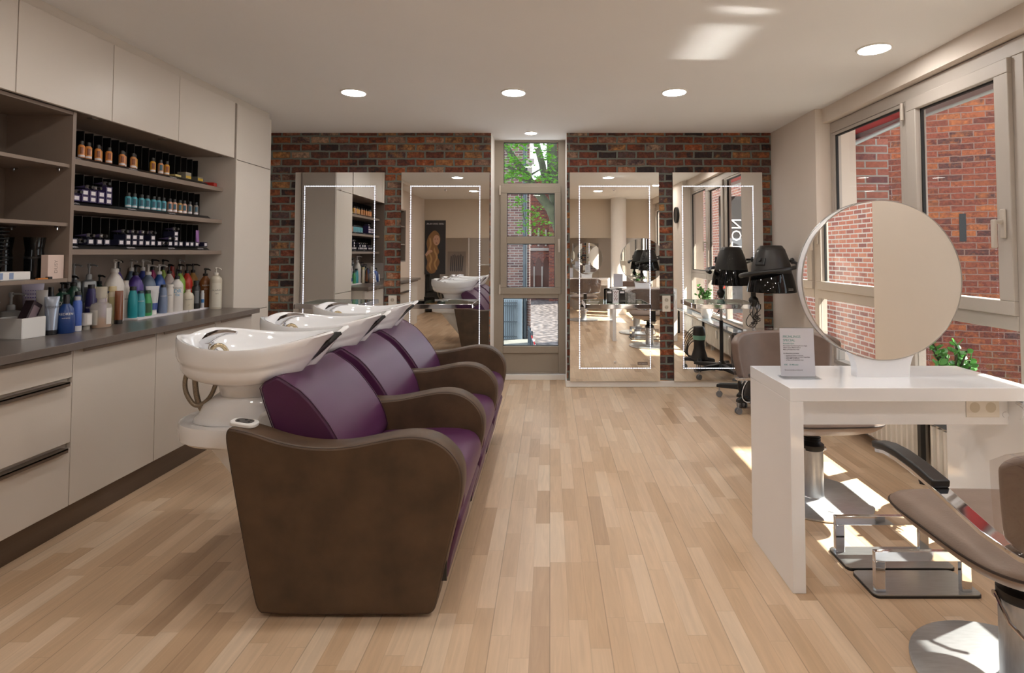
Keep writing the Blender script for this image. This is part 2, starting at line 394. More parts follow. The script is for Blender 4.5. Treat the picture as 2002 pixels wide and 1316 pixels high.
struct('baseboard_recess', MB().box(-.588, .166, 5.80, 5.83, 0, .055).box(-.592, -.58, YB - .02, 5.81, 0, .06).box(.158, .17, YB - .02, 5.81, 0, .06), m_white, bevel=.004)
# right wall: piers and lintel, window openings between
struct('wall_right', MB().box(2.215, 2.55, 4.577, YB + .2, 0, ZC).box(2.215, 2.55, .97, 1.79, 0, ZC).box(2.215, 2.55, -6, -1.25, 0, ZC)
       .box(2.30, 2.55, 1.79, 4.577, 0, .40).box(2.30, 2.55, -1.25, .97, 0, .40), m_wall)
struct('wall_right_lintel', MB().box(2.275, 2.55, 1.79, 4.577, 2.405, ZC + .1).box(2.275, 2.55, -1.25, .97, 2.405, ZC + .1), m_wall)
# behind the camera
struct('wall_front_bulkhead', MB().box(XL, 2.215, -1.5, -1.35, 1.66, ZC), m_tan)
struct('ceiling_rear', MB().box(XL, 2.3, -6.1, -1.5, 2.3, 2.45), m_ceil)
struct('wall_front', MB().box(XL, -1.3, -6.1, -5.9, 0, 2.4).box(-.2, 2.3, -6.1, -5.9, 0, 2.4).box(-1.3, -.2, -6.1, -5.9, 2.0, 2.4).box(-1.3, -.2, -6.1, -5.9, 0, .6), m_wall)
struct('wall_front_partition', MB().box(XL, -2.0, -2.75, -2.6, 0, 2.3).box(.4, 1.2, -2.9, -2.8, 0, 2.3), m_wall)
struct('trim_column', MB().cyl((1.50, -1.12, 0), (1.50, -1.12, ZC), .168, 40), m_white)

def win_side(num, y0, y1, bounds, z0=.42, z1=2.40):
    """side window unit: outer frame, one sash per bay with an upper and a lower pane"""
    root = MB()
    X0, X1 = XG, XG + .075
    root.box(X0, X1, y0, y1, z1 - .085, z1).box(X0, X1, y0, y1, z0, z0 + .03)
    cuts = [y0] + bounds + [y1]
    for c in cuts:
        a, b_ = max(y0, c - .035), min(y1, c + .035)
        root.box(X0, X1, a, b_, z0 + .03, z1 - .085)
    o = struct('window_%d' % num, root, m_frame, bevel=.004)
    for i in range(len(cuts) - 1):
        a, b_ = cuts[i] + .035, cuts[i+1] - .035
        s = MB(); xs0, xs1 = XG - .022, XG + .05
        if i == 1 or num == 2:
            s.box(xs0, xs1, a, b_, 2.237, 2.313).box(xs0, xs1, a, b_, 1.006, 1.078).box(xs0, xs1, a, a + .09, 1.078, 2.237).box(xs0, xs1, b_ - .09, b_, 1.078, 2.237)
            g0, g1, zt = a + .088, b_ - .088, 2.24
        else:
            s.box(XG + .002, xs1, a, b_, 2.29, 2.313).box(XG + .002, xs1, a, b_, 1.006, 1.05).box(XG + .002, xs1, a, a + .03, 1.05, 2.29).box(XG + .002, xs1, b_ - .03, b_, 1.05, 2.29)
            g0, g1, zt = a + .028, b_ - .028, 2.292
        struct('window_sash', s, m_frame, o, bevel=.004)
        struct('window_rail', MB().box(XG - .005, XG + .06, a, b_, .93, 1.006), m_frame, o, bevel=.004)
        struct('gasket', MB().box(XG + .012, XG + .03, g0, g0 + .012, 1.05, zt).box(XG + .012, XG + .03, g1 - .012, g1, 1.05, zt).box(XG + .012, XG + .03, g0, g1, zt - .014, zt).box(XG + .012, XG + .03, g0, g1, 1.05, 1.06), m_gasket, o)
        struct('window_glass', MB().box(XG + .02, XG + .026, g0, g1, 1.05, zt), m_glass, o, smooth=0)
        struct('window_glass', MB().box(XG + .02, XG + .026, a, b_, z0 + .03, .93), m_glass, o, smooth=0)
    return o
wo = win_side(1, 1.79, 4.577, [2.73, 3.60])
def handle(par, y, z, s=1):
    mbh = MB().box(XG - .034, XG - .022, y - .017, y + .017, z - .075, z + .075)
    h = struct('handle_plate', mbh, m_frame2, par, bevel=.006)
    struct('handle_lever', MB().cyl((XG - .03, y, z + .01), (XG - .075, y, z + .01), .011, 12).box(XG - .085, XG - .066, y - .013, y + .013, z - .125, z + .022), m_frame2, par, bevel=.006)
handle(wo, 2.81, 1.47)
struct('hinge', MB().cyl((XG - .03, 3.59, 2.19), (XG - .03, 3.59, 2.30), .011, 10), m_frame2, wo)
w2 = win_side(2, -1.25, .97, [-.10])
handle(w2, -.02, 1.47)
# narrow window in the recess of the back wall
YW = 5.84
mb = MB()
x0, x1 = -.592, .170
mb.box(x0, -.492, YW, YW + .07, .055, ZC).box(.09, x1, YW, YW + .07, .055, ZC)
for za, zb in ((2.50, ZC), (2.02, 2.06), (.845, .90), (.27, .345), (.055, .065)): mb.box(-.492, .09, YW, YW + .07, za, zb)
m_frame3 = M('olive_window_profile', '#978c7f', .5, vary=.015)
w3 = struct('window_3', mb, m_frame3, bevel=.004)
struct('window_sash', MB().box(-.522, -.455, YW - .02, YW + .05, .958, 1.955).box(.052, .116, YW - .02, YW + .05, .958, 1.955).box(-.522, .116, YW - .02, YW + .05, 1.955, 2.03)
       .box(-.522, .116, YW - .02, YW + .05, .89, .958).box(-.455, .052, YW - .02, YW + .05, 1.42, 1.495), m_frame3, w3, bevel=.005)
for xa, xb, za, zb in ((-.492, .09, 2.06, 2.50), (-.455, .052, 1.495, 1.955), (-.455, .052, .958, 1.42), (-.492, .09, .345, .845)):
    struct('window_glass', MB().box(xa, xb, YW + .03, YW + .036, za, zb), m_glass, w3, smooth=0)
    struct('gasket', MB().box(xa, xa + .006, YW + .02, YW + .03, za, zb).box(xb - .006, xb, YW + .02, YW + .03, za, zb).box(xa, xb, YW + .02, YW + .03, zb - .008, zb).box(xa, xb, YW + .02, YW + .03, za, za + .006), m_gasket, w3)
struct('bottom_panel', MB().box(-.492, .09, YW + .02, YW + .04, .065, .27), m_frame3, w3)
struct('handle_lever', MB().box(.085, .11, YW - .035, YW - .02, 1.39, 1.47).box(.088, .108, YW - .065, YW - .05, 1.33, 1.45).cyl((.098, YW - .03, 1.44), (.098, YW - .06, 1.44), .008, 8), m_frame2, w3, bevel=.004)
for z in (1.985, .94): struct('hinge', MB().cyl((-.528, YW - .015, z - .05), (-.528, YW - .015, z + .05), .01, 10), m_frame2, w3)

# ------------------------------------------------------------------ ceiling lamps
names = ['left of the three above the brick wall', 'middle of the three above the brick wall', 'right of the three above the brick wall']
def downlight(x, y, r, label, z=ZC):
    t = thing('ceiling_downlight', label, 'ceiling light', (x, y, z), 0, 'round recessed downlights')
    P(t, 'trim_ring', MB().rings([[(q*math.cos(2*PI*i/36), q*math.sin(2*PI*i/36), zz) for i in range(36)] for q, zz in ((r*.9, .0), (r*.9, -.008), (r, -.006), (r*1.02, 0))], False, False), m_white)
    P(t, 'diffuser', MB().cyl((0, 0, -.0005), (0, 0, -.006), r*.9, 36), m_lamp)
for i, (x, y) in enumerate(((-1.471, 4.10), (-.272, 4.10), (.931, 4.09))):
    downlight(x, y, .095, 'round recessed ceiling downlight, ' + names[i])
downlight(1.911, 3.214, .095, 'round recessed ceiling downlight nearest the side windows')
downlight(-.19, 5.49, .066, 'small round downlight in the recess above the narrow window')
for x, y in ((-1.47, 2.2), (-.27, 2.2), (.93, 2.2), (-1.47, .3), (-.27, .3), (.93, .3), (1.9, 1.2)):
    downlight(x, y, .095, 'round recessed ceiling downlight seen in the mirrors only')
for x, y in ((-1.4, -3.6), (0, -3.6), (1.3, -3.6)):
    downlight(x, y, .095, 'round downlight in the rear room seen in the mirrors only', 2.3)
# ------------------------------------------------------------------ wall mirrors with light strips and glass shelves
mir_txt = ['leftmost tall mirror with light strip, by the cream cabinets', 'tall mirror with light strip just left of the narrow window',
           'tall mirror with light strip just right of the narrow window', 'rightmost tall mirror with light strip, behind the hood dryer']
shelf_txt = ['glass shelf with chrome edge on the leftmost tall mirror', 'glass shelf with chrome edge on the mirror left of the narrow window',
             'glass shelf with chrome edge holding boxes, right of the narrow window', 'glass shelf with chrome edge on the mirror behind the hood dryer']
k = .996
YM = 5.475
for i, (xa, xb) in enumerate(((-2.542, -1.652), (-1.483, -.603), (.199, 1.089), (1.227, 2.122))):
    xa, xb = xa*k, xb*k; za, zb = .062, 2.123; xc = (xa + xb)/2
    t = thing('wall_mirror', mir_txt[i], 'mirror', (xc, YM + .02, za), 0, 'lit wall mirrors')
    P(t, 'mirror_body', MB().box(xa, xb, YM + .004, YB - .012, za, zb), m_alu, True)
    P(t, 'mirror_glass', MB().box(xa, xb, YM, YM + .004, za, zb), m_mirror, True, smooth=0)
    led = MB(); fr = MB()
    lx0, lx1, lz0, lz1 = xa + .095, xb - .095, .19, 1.985
    pts = []
    nx, nz_ = 42, 106
    for j in range(nx): pts += [(lx0 + (lx1-lx0)*j/(nx-1), lz0), (lx0 + (lx1-lx0)*j/(nx-1), lz1)]
    for j in range(1, nz_ - 1): pts += [(lx0, lz0 + (lz1-lz0)*j/(nz_-1)), (lx1, lz0 + (lz1-lz0)*j/(nz_-1))]
    for px, pz in pts: led.cyl((px, YM - .0005, pz), (px, YM - .003, pz), .0036, 6)
    P(t, 'light_strip', led, m_led, True)
    wd = .004
    fr.box(lx0 - wd, lx1 + wd, YM - .0012, YM, lz1 - wd, lz1 + wd).box(lx0 - wd, lx1 + wd, YM - .0012, YM, lz0 - wd, lz0 + wd)
    fr.box(lx0 - wd, lx0 + wd, YM - .0012, YM, lz0, lz1).box(lx1 - wd, lx1 + wd, YM - .0012, YM, lz0, lz1)
    P(t, 'frosted_band', fr, m_alu, True)
    for z in (1.95, .243): P(t, 'mounting_knob', MB().lathe([(0.001, -.012), (.012, -.012), (.014, -.006), (.014, 0)], 16).xf(Matrix.Translation((xc, YM - .0, z)) @ Matrix.Rotation(-PI/2, 4, 'X')), m_chrome, True)
    if i == 2:
        pl = P(t, 'name_plate', MB().box(.862, .962, YM - .004, YM, .222, .25), m_taupe, True)
        P(pl, 'lettering', text_on(text_mb('Salon Ambience', .0125), (.912, YM - .005, .236), (1, 0, 0), (0, 0, 1)), m_paper, True)
    s = thing('glass_shelf', shelf_txt[i], 'shelf', (xc, YM, .80), 0, 'glass shelves on the mirrors')
    a, b_ = xc - .31, xc + .31; y0 = 5.19
    P(s, 'chrome_frame', MB().box(a, b_, y0, y0 + .012, .798, .842).box(a, a + .012, y0, YM, .798, .842).box(b_ - .012, b_, y0, YM, .798, .842), m_chrome, True, bevel=.003)
    P(s, 'glass_plate', MB().box(a + .012, b_ - .012, y0 + .012, YM - .005, .832, .84), m_shglass, True, smooth=0)
# sockets between the mirrors
for x, lab in ((-1.56, 'double wall socket between the two left mirrors'), (1.155, 'double wall socket on the brick strip between the two right mirrors')):
    t = thing('wall_socket', lab, 'socket', (x, YB - .012, .82), 0, 'double sockets on the brick wall')
    P(t, 'cover_plate', MB().box(-.041, .041, -.012, 0, -.08, .08), m_socket, bevel=.004)
    for z in (-.036, .036):
        q = P(t, 'socket_well', MB().rings([[(a*math.cos(2*PI*i_/24), yy, z + a*math.sin(2*PI*i_/24)) for i_ in range(24)] for a, yy in ((.0245, -.012), (.0245, -.0145), (.021, -.0145), (.0195, -.0125))]), m_socket)
        P(q, 'well_floor', MB().cyl((0, -.0122, z), (0, -.0128, z), .0192, 24), mc('#b9b0a2'))
        P(q, 'contact_hole', MB().cyl((-.008, -.0127, z), (-.008, -.0132, z), .003, 8).cyl((.008, -.0127, z), (.008, -.0132, z), .003, 8), m_dark)

# boxes on the third mirror's shelf
xs3 = (.572, .633, .695)
for i, x in enumerate(xs3):
    wht = i == 1
    t = thing('product_box', ['black carton left of the white lettered carton on the glass shelf', 'white lettered carton standing between two black ones on the glass shelf', 'black carton right of the white lettered carton on the glass shelf'][i], 'box', (x, 5.36, .84), 0, 'cartons on the glass shelf')
    P(t, 'carton', MB().box(-.028, .028, -.03, .03, 0, .125), m_paper if wht else m_blackg, bevel=.001)
    if wht:
        for j, ch in enumerate('WOW'): P(t, 'letter', text_on(text_mb(ch, .04), (0, -.03, .10 - j*.033), (1, 0, 0), (0, 0, 1)), mc('#7a3a30'))
    else:
        P(t, 'paper_label', MB().box(-.02, .02, -.0312, -.03, .095, .112), m_paper)
t = thing('clear_box', 'clear patterned box beside the cartons on the glass shelf', 'box', (.79, 5.37, .84), 0)
P(t, 'clear_case', MB().box(-.04, .04, -.03, .03, 0, .10), m_acryl, smooth=0); P(t, 'patterned_sleeve', MB().box(-.036, .036, -.026, .026, .002, .09), M('speckled_paper', '#9a938f', .6, vary=.4, vscale=60))
t = thing('name_card', 'small black card on the glass shelf left of the narrow window', 'card', (-1.24, 5.24, .84), 0)
P(t, 'card', MB().box(-.055, .055, -.003, .003, 0, .03), m_blackg); 

# ------------------------------------------------------------------ cabinet wall on the left
XD, XDB = -2.41, -2.79           # upper door face, back
YE = 4.2                         # where the tall cupboard starts
wall_panel = struct('trim_1', MB().box(XL, -2.785, 1.6, YE + .05, .90, 2.06), m_taupe)
struct('trim_2', MB().box(XL, -2.425, 1.4, 4.74, 2.478, ZC), m_cabside)        # filler under the ceiling
ub = [1.38, 1.924, 2.468, 3.017, 3.561, 4.198]
uq = ['upper cupboard at the left edge, above the open shelf unit', 'upper cupboard over the left part of the open shelf unit', 'upper cupboard partly over the open shelf unit, second door in view', 'upper cupboard over the middle of the colour racks', 'upper cupboard over the right end of the colour racks']
for i in range(5):
    a, b_ = ub[i], ub[i+1]
    if i == 0: continue
    t = thing('wall_cupboard', 'cream handleless ' + uq[i], 'cupboard', (-2.6, (a+b_)/2, 2.05), 0, 'handleless upper cupboards')
    P(t, 'carcass', MB().box(XDB, XD - .022, a + .001, b_ - .001, 2.052, 2.474), m_taupe, True)
    P(t, 'door', MB().box(XD - .02, XD, a + .002, b_ - .002, 2.046, 2.473), m_cab, True, bevel=.0015)
    if i > 1: P(t, 'lamp_strip', MB().box(XD - .09, XD - .06, b_ - .06, b_ - .02, 2.047, 2.052), m_alu, True)
t = thing('tall_cupboard', 'tall cream cupboard at the far end of the cabinet wall', 'cupboard', (-2.6, 4.47, 0), 0)
P(t, 'carcass', MB().box(XDB, XD - .022, YE + .04, 4.735, 0.0, 2.474), m_cabside, True)
P(t, 'end_panel', MB().box(XDB, XD - .004, 4.737, 4.752, 0, 2.474), m_cab, True)
P(t, 'side_panel', MB().box(XDB, XD - .004, YE + .022, YE + .039, .0, 2.474), m_cab, True)
P(t, 'door', MB().box(XD - .02, XD, YE + .024, 4.734, 2.042, 2.473), m_cab, True, bevel=.0015)
P(t, 'door', MB().box(XD - .02, XD, YE + .024, 4.734, .864, 2.036), m_cab, True, bevel=.0015)
P(t, 'door', MB().box(XD - .02, XD, YE + .024, 4.734, .135, .858), m_cab, True, bevel=.0015)
P(t, 'plinth', MB().box(XD - .08, XD - .05, YE + .04, 4.734, 0, .13), m_kick, True)
# base units
XB = -2.256
def base_unit(a, b_, kind, lab):
    t = thing('base_cupboard' if kind != 'drawers' else 'drawer_unit', lab, 'cupboard' if kind != 'drawers' else 'drawers', (-2.55, (a+b_)/2, 0), 0)
    P(t, 'carcass', MB().box(XDB, XB - .022, a + .001, b_ - .001, .13, .862), m_cabside, True)
    P(t, 'plinth', MB().box(-2.32, -2.305, a, b_, 0, .13), m_kick, True)
    def hnd(par, z, a1, b1):
        P(par, 'handle', MB().box(XB - .015, XB + .022, a1, b1, z - .006, z + .002).box(XB + .018, XB + .022, a1, b1, z - .018, z + .002), m_handle, True, bevel=.001)
    if kind == 'drawers':
        for za, zb in ((.735, .858), (.432, .712), (.137, .406)):
            d = P(t, 'drawer', MB().box(XB - .02, XB, a + .002, b_ - .002, za, zb), m_cab, True, bevel=.0015)
            hnd(d, zb + .007, a + .03, b_ - .035)
    else:
        d = P(t, 'door', MB().box(XB - .02, XB, a + .002, b_ - .002, .137, .858), m_cab, True, bevel=.0015)
        hnd(d, .866, a + .035, b_ - .04)
base_unit(1.524, 2.079, 'door', 'cream base cupboard cut by the left edge of the photo')
base_unit(2.079, 2.634, 'drawers', 'cream unit of three drawers with bar handles at the left edge')
base_unit(2.634, 3.188, 'door', 'cream base cupboard right of the drawers')
base_unit(3.188, 3.743, 'door', 'cream base cupboard behind the nearest wash basin')
base_unit(3.743, YE, 'door', 'cream base cupboard at the far end, beside the tall cupboard')
tag(mesh_obj('worktop', MB().box(XDB, -2.205, 1.5, YE + .02, .868, .904), m_counter, bevel=.002), 'long grey-brown worktop carrying rows of bottles', 'worktop')
# open taupe unit
t = thing('open_shelf_unit', 'taupe open shelf unit with black bowls, at the left edge', 'shelf unit', (-2.6, 2.3, 1.175), 0)
P(t, 'side_panel', MB().box(XDB + .004, -2.44, 2.805, 2.825, 1.175, 2.045), m_taupe, True)
P(t, 'side_panel', MB().box(XDB + .004, -2.44, 1.60, 1.62, 1.175, 2.045), m_taupe, True)
P(t, 'back_panel', MB().box(XDB + .004, XDB + .012, 1.62, 2.805, 1.175, 2.045), m_taupedk, True)
P(t, 'bottom_shelf', MB().box(XDB + .012, -2.442, 1.62, 2.805, 1.175, 1.193), m_taupe, True)
P(t, 'top_panel', MB().box(XDB + .012, -2.442, 1.62, 2.805, 2.028, 2.045), m_taupe, True)
for z in (1.755, 1.456):
    s = P(t, 'shelf_board', MB().box(XDB + .012, -2.45, 1.62, 2.805, z, z + .018), m_taupe, True, bevel=.001)
    for x in (-2.49, -2.72): P(s, 'shelf_support', MB().box(x - .014, x + .006, 2.787, 2.805, z - .008, z).cyl((x - .008, 2.797, z - .008), (x - .008, 2.797, z - .018), .004, 8), m_chrome, True)
for z in (1.93, 1.88): P(t, 'fixing_cap', MB().lathe([(.001, .006), (.008, .005), (.011, 0)], 12).xf(Matrix.Translation((XDB + .012, 2.66, z)) @ Matrix.Rotation(PI/2, 4, 'Y')), m_taupe, True)
# three long shelves for the racks
for z, q in ((1.79, 'top'), (1.545, 'middle'), (1.311, 'bottom')):
    tag(mesh_obj('wall_shelf', MB().box(XL + .016, -2.508, 2.827, YE + .02, z, z + .03), m_taupe, bevel=.0015), 'taupe %s niche shelf carrying a black colour rack' % q, 'shelf', 'niche shelves')

# colour racks with their boxes, tubes and bottles
SH = [1.82, 1.575, 1.341]
qn = ['top', 'middle', 'bottom']
for s, z in enumerate(SH):
    t = thing('display_rack', 'long black divided colour rack on the %s niche shelf' % qn[s], 'rack', (-2.65, 3.48, z), 0, 'black colour racks')
    y0, y1 = 2.84, (4.10, 4.13, 4.12)[s]
    P(t, 'rack_base', MB().prism([(-2.535, 0), (-2.56, .022), (-2.76, .026), (-2.76, 0)], 'y', y0, y1).move((0, 0, z)), m_black, True, bevel=.001)
    P(t, 'back_panel', MB().box(-2.77, -2.76, y0, y1, z, z + .19), m_black, True)
    n = 20
    for j in range(n + 1):
        y = y0 + (y1 - y0 - .004)*j/n
        P(t, 'divider', MB().box(-2.76, -2.625, y, y + .004, z + .024, z + .188), m_black, True)
    for y in (2.95, 3.36, 3.72, 4.03)[:(4 if s == 2 else 3)]:
        up = Vector((-.025, 0, .022)).normalized()
        P(t, 'lettering', text_on(text_mb('REDKEN', .017, bold=.0002), (-2.5475, y, z + .011), (0, 1, 0), up, .001), m_paper, True)
def ordinal(i): return ['first', 'second', 'third', 'fourth', 'fifth', 'sixth', 'seventh', 'eighth', 'ninth', 'tenth', 'eleventh', 'twelfth', 'thirteenth', 'fourteenth', 'fifteenth', 'sixteenth', 'seventeenth', 'eighteenth'][i]
def rack_bottle(x, y, z, body, capc, lab, group, h=.085, r=.0165):
    t = thing('colour_bottle', lab, 'bottle', (x, y, z), -.75, group)
    P(t, 'bottle_body', MB().lathe([(.001, 0), (r, 0), (r, h*.68), (r*.62, h*.78)], 14), mc(body))
    P(t, 'cap', MB().lathe([(r*.68, h*.77), (r*.68, h), (.001, h)], 12), mc(capc))
    lb = P(t, 'paper_label', MB().rings([[( (r + .0006)*math.cos(a), (r + .0006)*math.sin(a), zz) for a in [(-1 + 2*q/8)*1.0 for q in range(9)]] for zz in (h*.04, h*.16)], False, False), m_paper)
    P(t, 'print', MB().rings([[((r + .0005)*math.cos(a), (r + .0005)*math.sin(a), zz) for a in [(-1 + 2*q/6)*.5 for q in range(7)]] for zz in (h*.22, h*.62)], False, False), mc('#8a4a20') if body.startswith('#d') or body.startswith('#e') else mc('#24566a'))
    return t
oy = [(3.023, 0), (3.07, 0), (3.135, 0), (3.171, 1), (3.213, 0), (3.312, 0), (3.354, 1), (3.401, 0), (3.443, 1), (3.57, 0), (3.643, 0), (3.70, 0)]
ncol = ['#d98a45', '#dd944f', '#e09450', '#d79a58', '#dd9350', '#d98f52', '#cc9060', '#d99a62', '#dfa040', '#dda13e', '#cf9a70', '#e0a03c']
for i, (y, b_) in enumerate(oy):
    rack_bottle(-2.58 - .024*b_, y, SH[0] + .025, ncol[i], '#2a2422', ('orange' if i < 8 else 'amber') + ' bottle with black cap, %s from the left on the top niche shelf' % ordinal(i), 'orange bottles on the top rack', h=.092)
ty = [3.376, 3.426, 3.486, 3.537, 3.593, 3.637, 3.685, 3.746, 3.793, 3.847, 3.895, 3.954, 4.024]
tcol = ['#4f9fae']*7 + ['#c2937c', '#c79b80', '#b08a4e', '#c49a84', '#8b8680', '#8b8680']
tn = ['turquoise']*7 + ['pink', 'pink', 'gold', 'pink', 'grey', 'grey']
for i, y in enumerate(ty):
    rack_bottle(-2.585, y, SH[1] + .025, tcol[i], '#232323', '%s bottle with black cap, %s in the bottle row of the middle niche shelf' % (tn[i], ordinal(i)), 'small bottles on the middle rack', h=.09)
def colour_box(x, y, z, lab, group, w=.036, h=.033, cc='#2b2740'):
    t = thing('colour_box', lab, 'box', (x, y, z), 0, group)
    P(t, 'carton', MB().box(-.075, 0, -w/2, w/2, 0, h), mc(cc, .45), bevel=.0008)
    P(t, 'paper_label', MB().box(0, .0006, -w*.32, w*.32, h*.2, h*.82), m_paper)
    return t
def colour_tube(x, y, z, lab, rz=0):
    t = thing('colour_tube', lab, 'tube', (x, y, z), rz, 'foil tubes lying on the colour racks')
    P(t, 'tube_body', MB().rings([[(-.072 + .062*s_, (.020 - .006*s_)*math.cos(a), .015 + (.002 + .012*s_)*math.sin(a)) for a in [2*PI*q/14 for q in range(14)]] for s_ in (0, .3, .6, .85, 1)]), mc('#4b4263', .3))
    P(t, 'tube_shoulder', MB().lathe([(.0145, 0), (.0142, .006), (.007, .016)], 14).xf(Matrix.Translation((-.012, 0, .015)) @ Matrix.Rotation(PI/2, 4, 'Y')), m_silver)
    P(t, 'cap', MB().lathe([(.0085, .014), (.0085, .032), (.001, .032)], 12).xf(Matrix.Translation((-.012, 0, .015)) @ Matrix.Rotation(PI/2, 4, 'Y')), m_black)
st2 = [(2.963, 1), (3.018, 2), (3.07, 2), (3.127, 2), (3.18, 3)]
hn = [['single'], ['lower', 'upper'], ['lowest', 'middle', 'topmost']]
for i, (y, n) in enumerate(st2):
    for j in range(n):
        colour_box(-2.545, y, SH[1] + .026 + .034*j, 'purple colour box, %s in the %s stack on the middle niche shelf' % (hn[n-1][j], ordinal(i)), 'colour boxes on the middle rack', w=.045, cc='#3a2f5c')
for i, (y, z) in enumerate(((2.975, .06), (3.045, .094), (3.10, .094), (3.165, .128))):
    colour_tube(-2.548, y, SH[1] + z, 'silver-shouldered tube, %s from the left on the middle niche shelf' % ordinal(i), .12*(i % 3 - 1))
st3 = [(2.957, 1), (3.063, 1), (3.122, 1), (3.176, 1), (3.281, 1), (3.335, 2), (3.387, 2), (3.44, 2), (3.495, 1), (3.543, 2), (3.602, 1), (3.706, 1), (3.761, 3), (3.812, 1), (3.88, 1), (3.928, 1), (3.985, 1), (4.085, 1)]
for i, (y, n) in enumerate(st3):
    for j in range(n):
        colour_box(-2.545, y, SH[2] + .026 + .034*j, 'dark colour box, %s in the %s stack from the left, bottom niche shelf' % (hn[n-1][j], ordinal(i)), 'colour boxes on the bottom rack', w=.042, cc='#23243a')
for i, (y, z, x) in enumerate(((3.007, .03, -2.57), (3.063, .061, -2.57), (3.15, .061, -2.58), (3.31, .094, -2.56), (3.387, .094, -2.57), (3.47, .094, -2.58), (3.543, .094, -2.57), (3.655, .03, -2.56), (3.72, .061, -2.58), (3.76, .128, -2.58))):
    colour_tube(-2.548, y, SH[2] + z, 'silver-shouldered tube, %s from the left on the bottom niche shelf' % ordinal(i), .1*(i % 3 - 1))
t = thing('colour_tube', 'purple foil tube standing upright near the right end of the bottom rack', 'tube', (-2.575, 4.033, SH[2] + .026), 0)
P(t, 'tube_body', MB().rings([[((.014 - .012*s_)*math.cos(a), (.014 + .006*s_)*math.sin(a), .02 + .10*s_) for a in [2*PI*q/14 for q in range(14)]] for s_ in (0, .4, .7, 1)]), mc('#8d5c9c'))
P(t, 'cap', MB().lathe([(.001, 0), (.011, 0), (.011, .02), (.001, .02)], 12), m_black)
for i, (y, c, lab) in enumerate(((3.79, '#c9b778', 'flat yellowish carton lying on the top rack beside the last orange bottle'), (3.897, '#8f8a7c', 'grey carton with yellow end, left of two on the top rack'), (4.03, '#77746c', 'grey carton with yellow end, right of two on the top rack'))):
    t = thing('tint_carton', lab, 'box', (-2.58, y, SH[0] + .026), 0, 'cartons on the top rack'); P(t, 'carton', MB().box(-.04, .02, -.03, .03, 0, (.014, .045, .03)[i]), mc(c), bevel=.0008)
    if i: P(t, 'yellow_end', MB().box(.02, .0206, -.028, .028, .003, .02), mc('#c9a332'))
t = thing('tint_carton', 'small red carton at the right end of the top niche shelf', 'box', (-2.57, 4.165, SH[0]), .2); P(t, 'carton', MB().box(-.035, .035, -.03, .03, 0, .032), mc('#b2241c'), bevel=.001)

# things in the open unit
for i in range(11):
    t = thing('tint_bowl', 'black tint bowl, %s from the bottom of the nested stack' % ordinal(i), 'bowl', (-2.62, 2.56, 1.2335 + .017*i), 0, 'nested black tint bowls')
    P(t, 'bowl_body', MB().lathe([(.001, 0), (.045, 0), (.062, .03), (.083, .034), (.083, .037), (.06, .034), (.043, .004), (.001, .004)], 28), m_black)
for i, (y, x) in enumerate(((2.685, -2.66), (2.735, -2.55))):
    t = thing('smoked_jug', ['dark smoked tumbler standing behind another in the open unit', 'dark smoked tumbler with flared rim beside the pale booklet box'][i], 'tumbler', (x, y, 1.193), 0, 'smoked tumblers')
    P(t, 'tumbler_body', MB().lathe([(.001, 0), (.038, 0), (.038, .10), (.035, .14), (.043, .205), (.040, .205), (.032, .14), (.034, .01), (.001, .01)], 28), m_visor)
    P(t, 'ring_band', MB().lathe([(.0385, .098), (.0395, .10), (.0395, .108), (.0375, .11)], 28), m_black)
t = thing('booklet_box', 'pale pink box with grey lettering beside the tumblers', 'box', (-2.4775, 2.756, 1.193), 0)
P(t, 'carton', MB().box(-.0175, .0175, -.044, .044, 0, .118), mc('#d9c3b8', .5), bevel=.001)
P(t, 'lettering', text_on(text_mb('DUSY', .026), (.0175, .0, .06), (0, 0, 1), (0, -1, 0), .0008), mc('#8d8078', .6))
t = thing('paper_tray', 'white tray with blue patches below the black bowls', 'tray', (-2.6, 2.55, 1.193), 0)
P(t, 'tray_body', MB().box(-.10, .11, -.20, .105, 0, .04), m_plast, bevel=.003); P(t, 'blue_patch', MB().box(.11, .1106, -.06, -.03, .006, .036).box(.11, .1106, .0, .02, .006, .036), mc('#7f93b8'))
t = thing('razor', 'small black and orange razor lying before the pink box', 'razor', (-2.452, 2.68, 1.193), 0)
P(t, 'razor_handle', MB().box(-.006, .006, -.035, .02, 0, .007), mc('#c77a2a'), bevel=.001); P(t, 'razor_head', MB().box(-.009, .009, .02, .04, 0, .012), m_black, bevel=.001)

# ------------------------------------------------------------------ bottles on the worktop
FA = -.85
def rounded(n, r, p=1.0): return [(r*math.cos(2*PI*i/n), r*math.sin(2*PI*i/n)) for i in range(n)]
def pump_top(t, r, h, z0, colour, rz, spout=1.0):
    m = mc(colour, .35)
    P(t, 'pump_collar', MB().lathe([(r*.40, z0), (r*.42, z0 + .005), (r*.40, z0 + h*.27), (r*.3, z0 + h*.32), (.001, z0 + h*.32)], 16), m)
    c = math.cos(rz); s = math.sin(rz); L = r*1.0*spout + .012
    z1 = z0 + h
    hd = MB().lathe([(r*.11 + .001, z0 + h*.3), (r*.11 + .001, z0 + h*.72), (r*.24, z0 + h*.78), (r*.26, z1 - .006), (r*.2, z1), (.001, z1)], 12)
    hd.tube([(0, 0, z1 - .008), (L*.6*c, L*.6*s, z1 - .008), (L*c, L*s, z1 - .016)], [.0065, .0055, .004], 8)
    P(t, 'pump_head', hd, m)
def label_patch(t, r, z0, z1, colour, half=.8, name='front_label', a0=0):
    return P(t, name, MB().rings([[(r*math.cos(a), r*math.sin(a), z) for a in [a0 + (-1 + 2*q/12)*half for q in range(13)]] for z in (z0, z1)], False, False), mc(colour, .5))
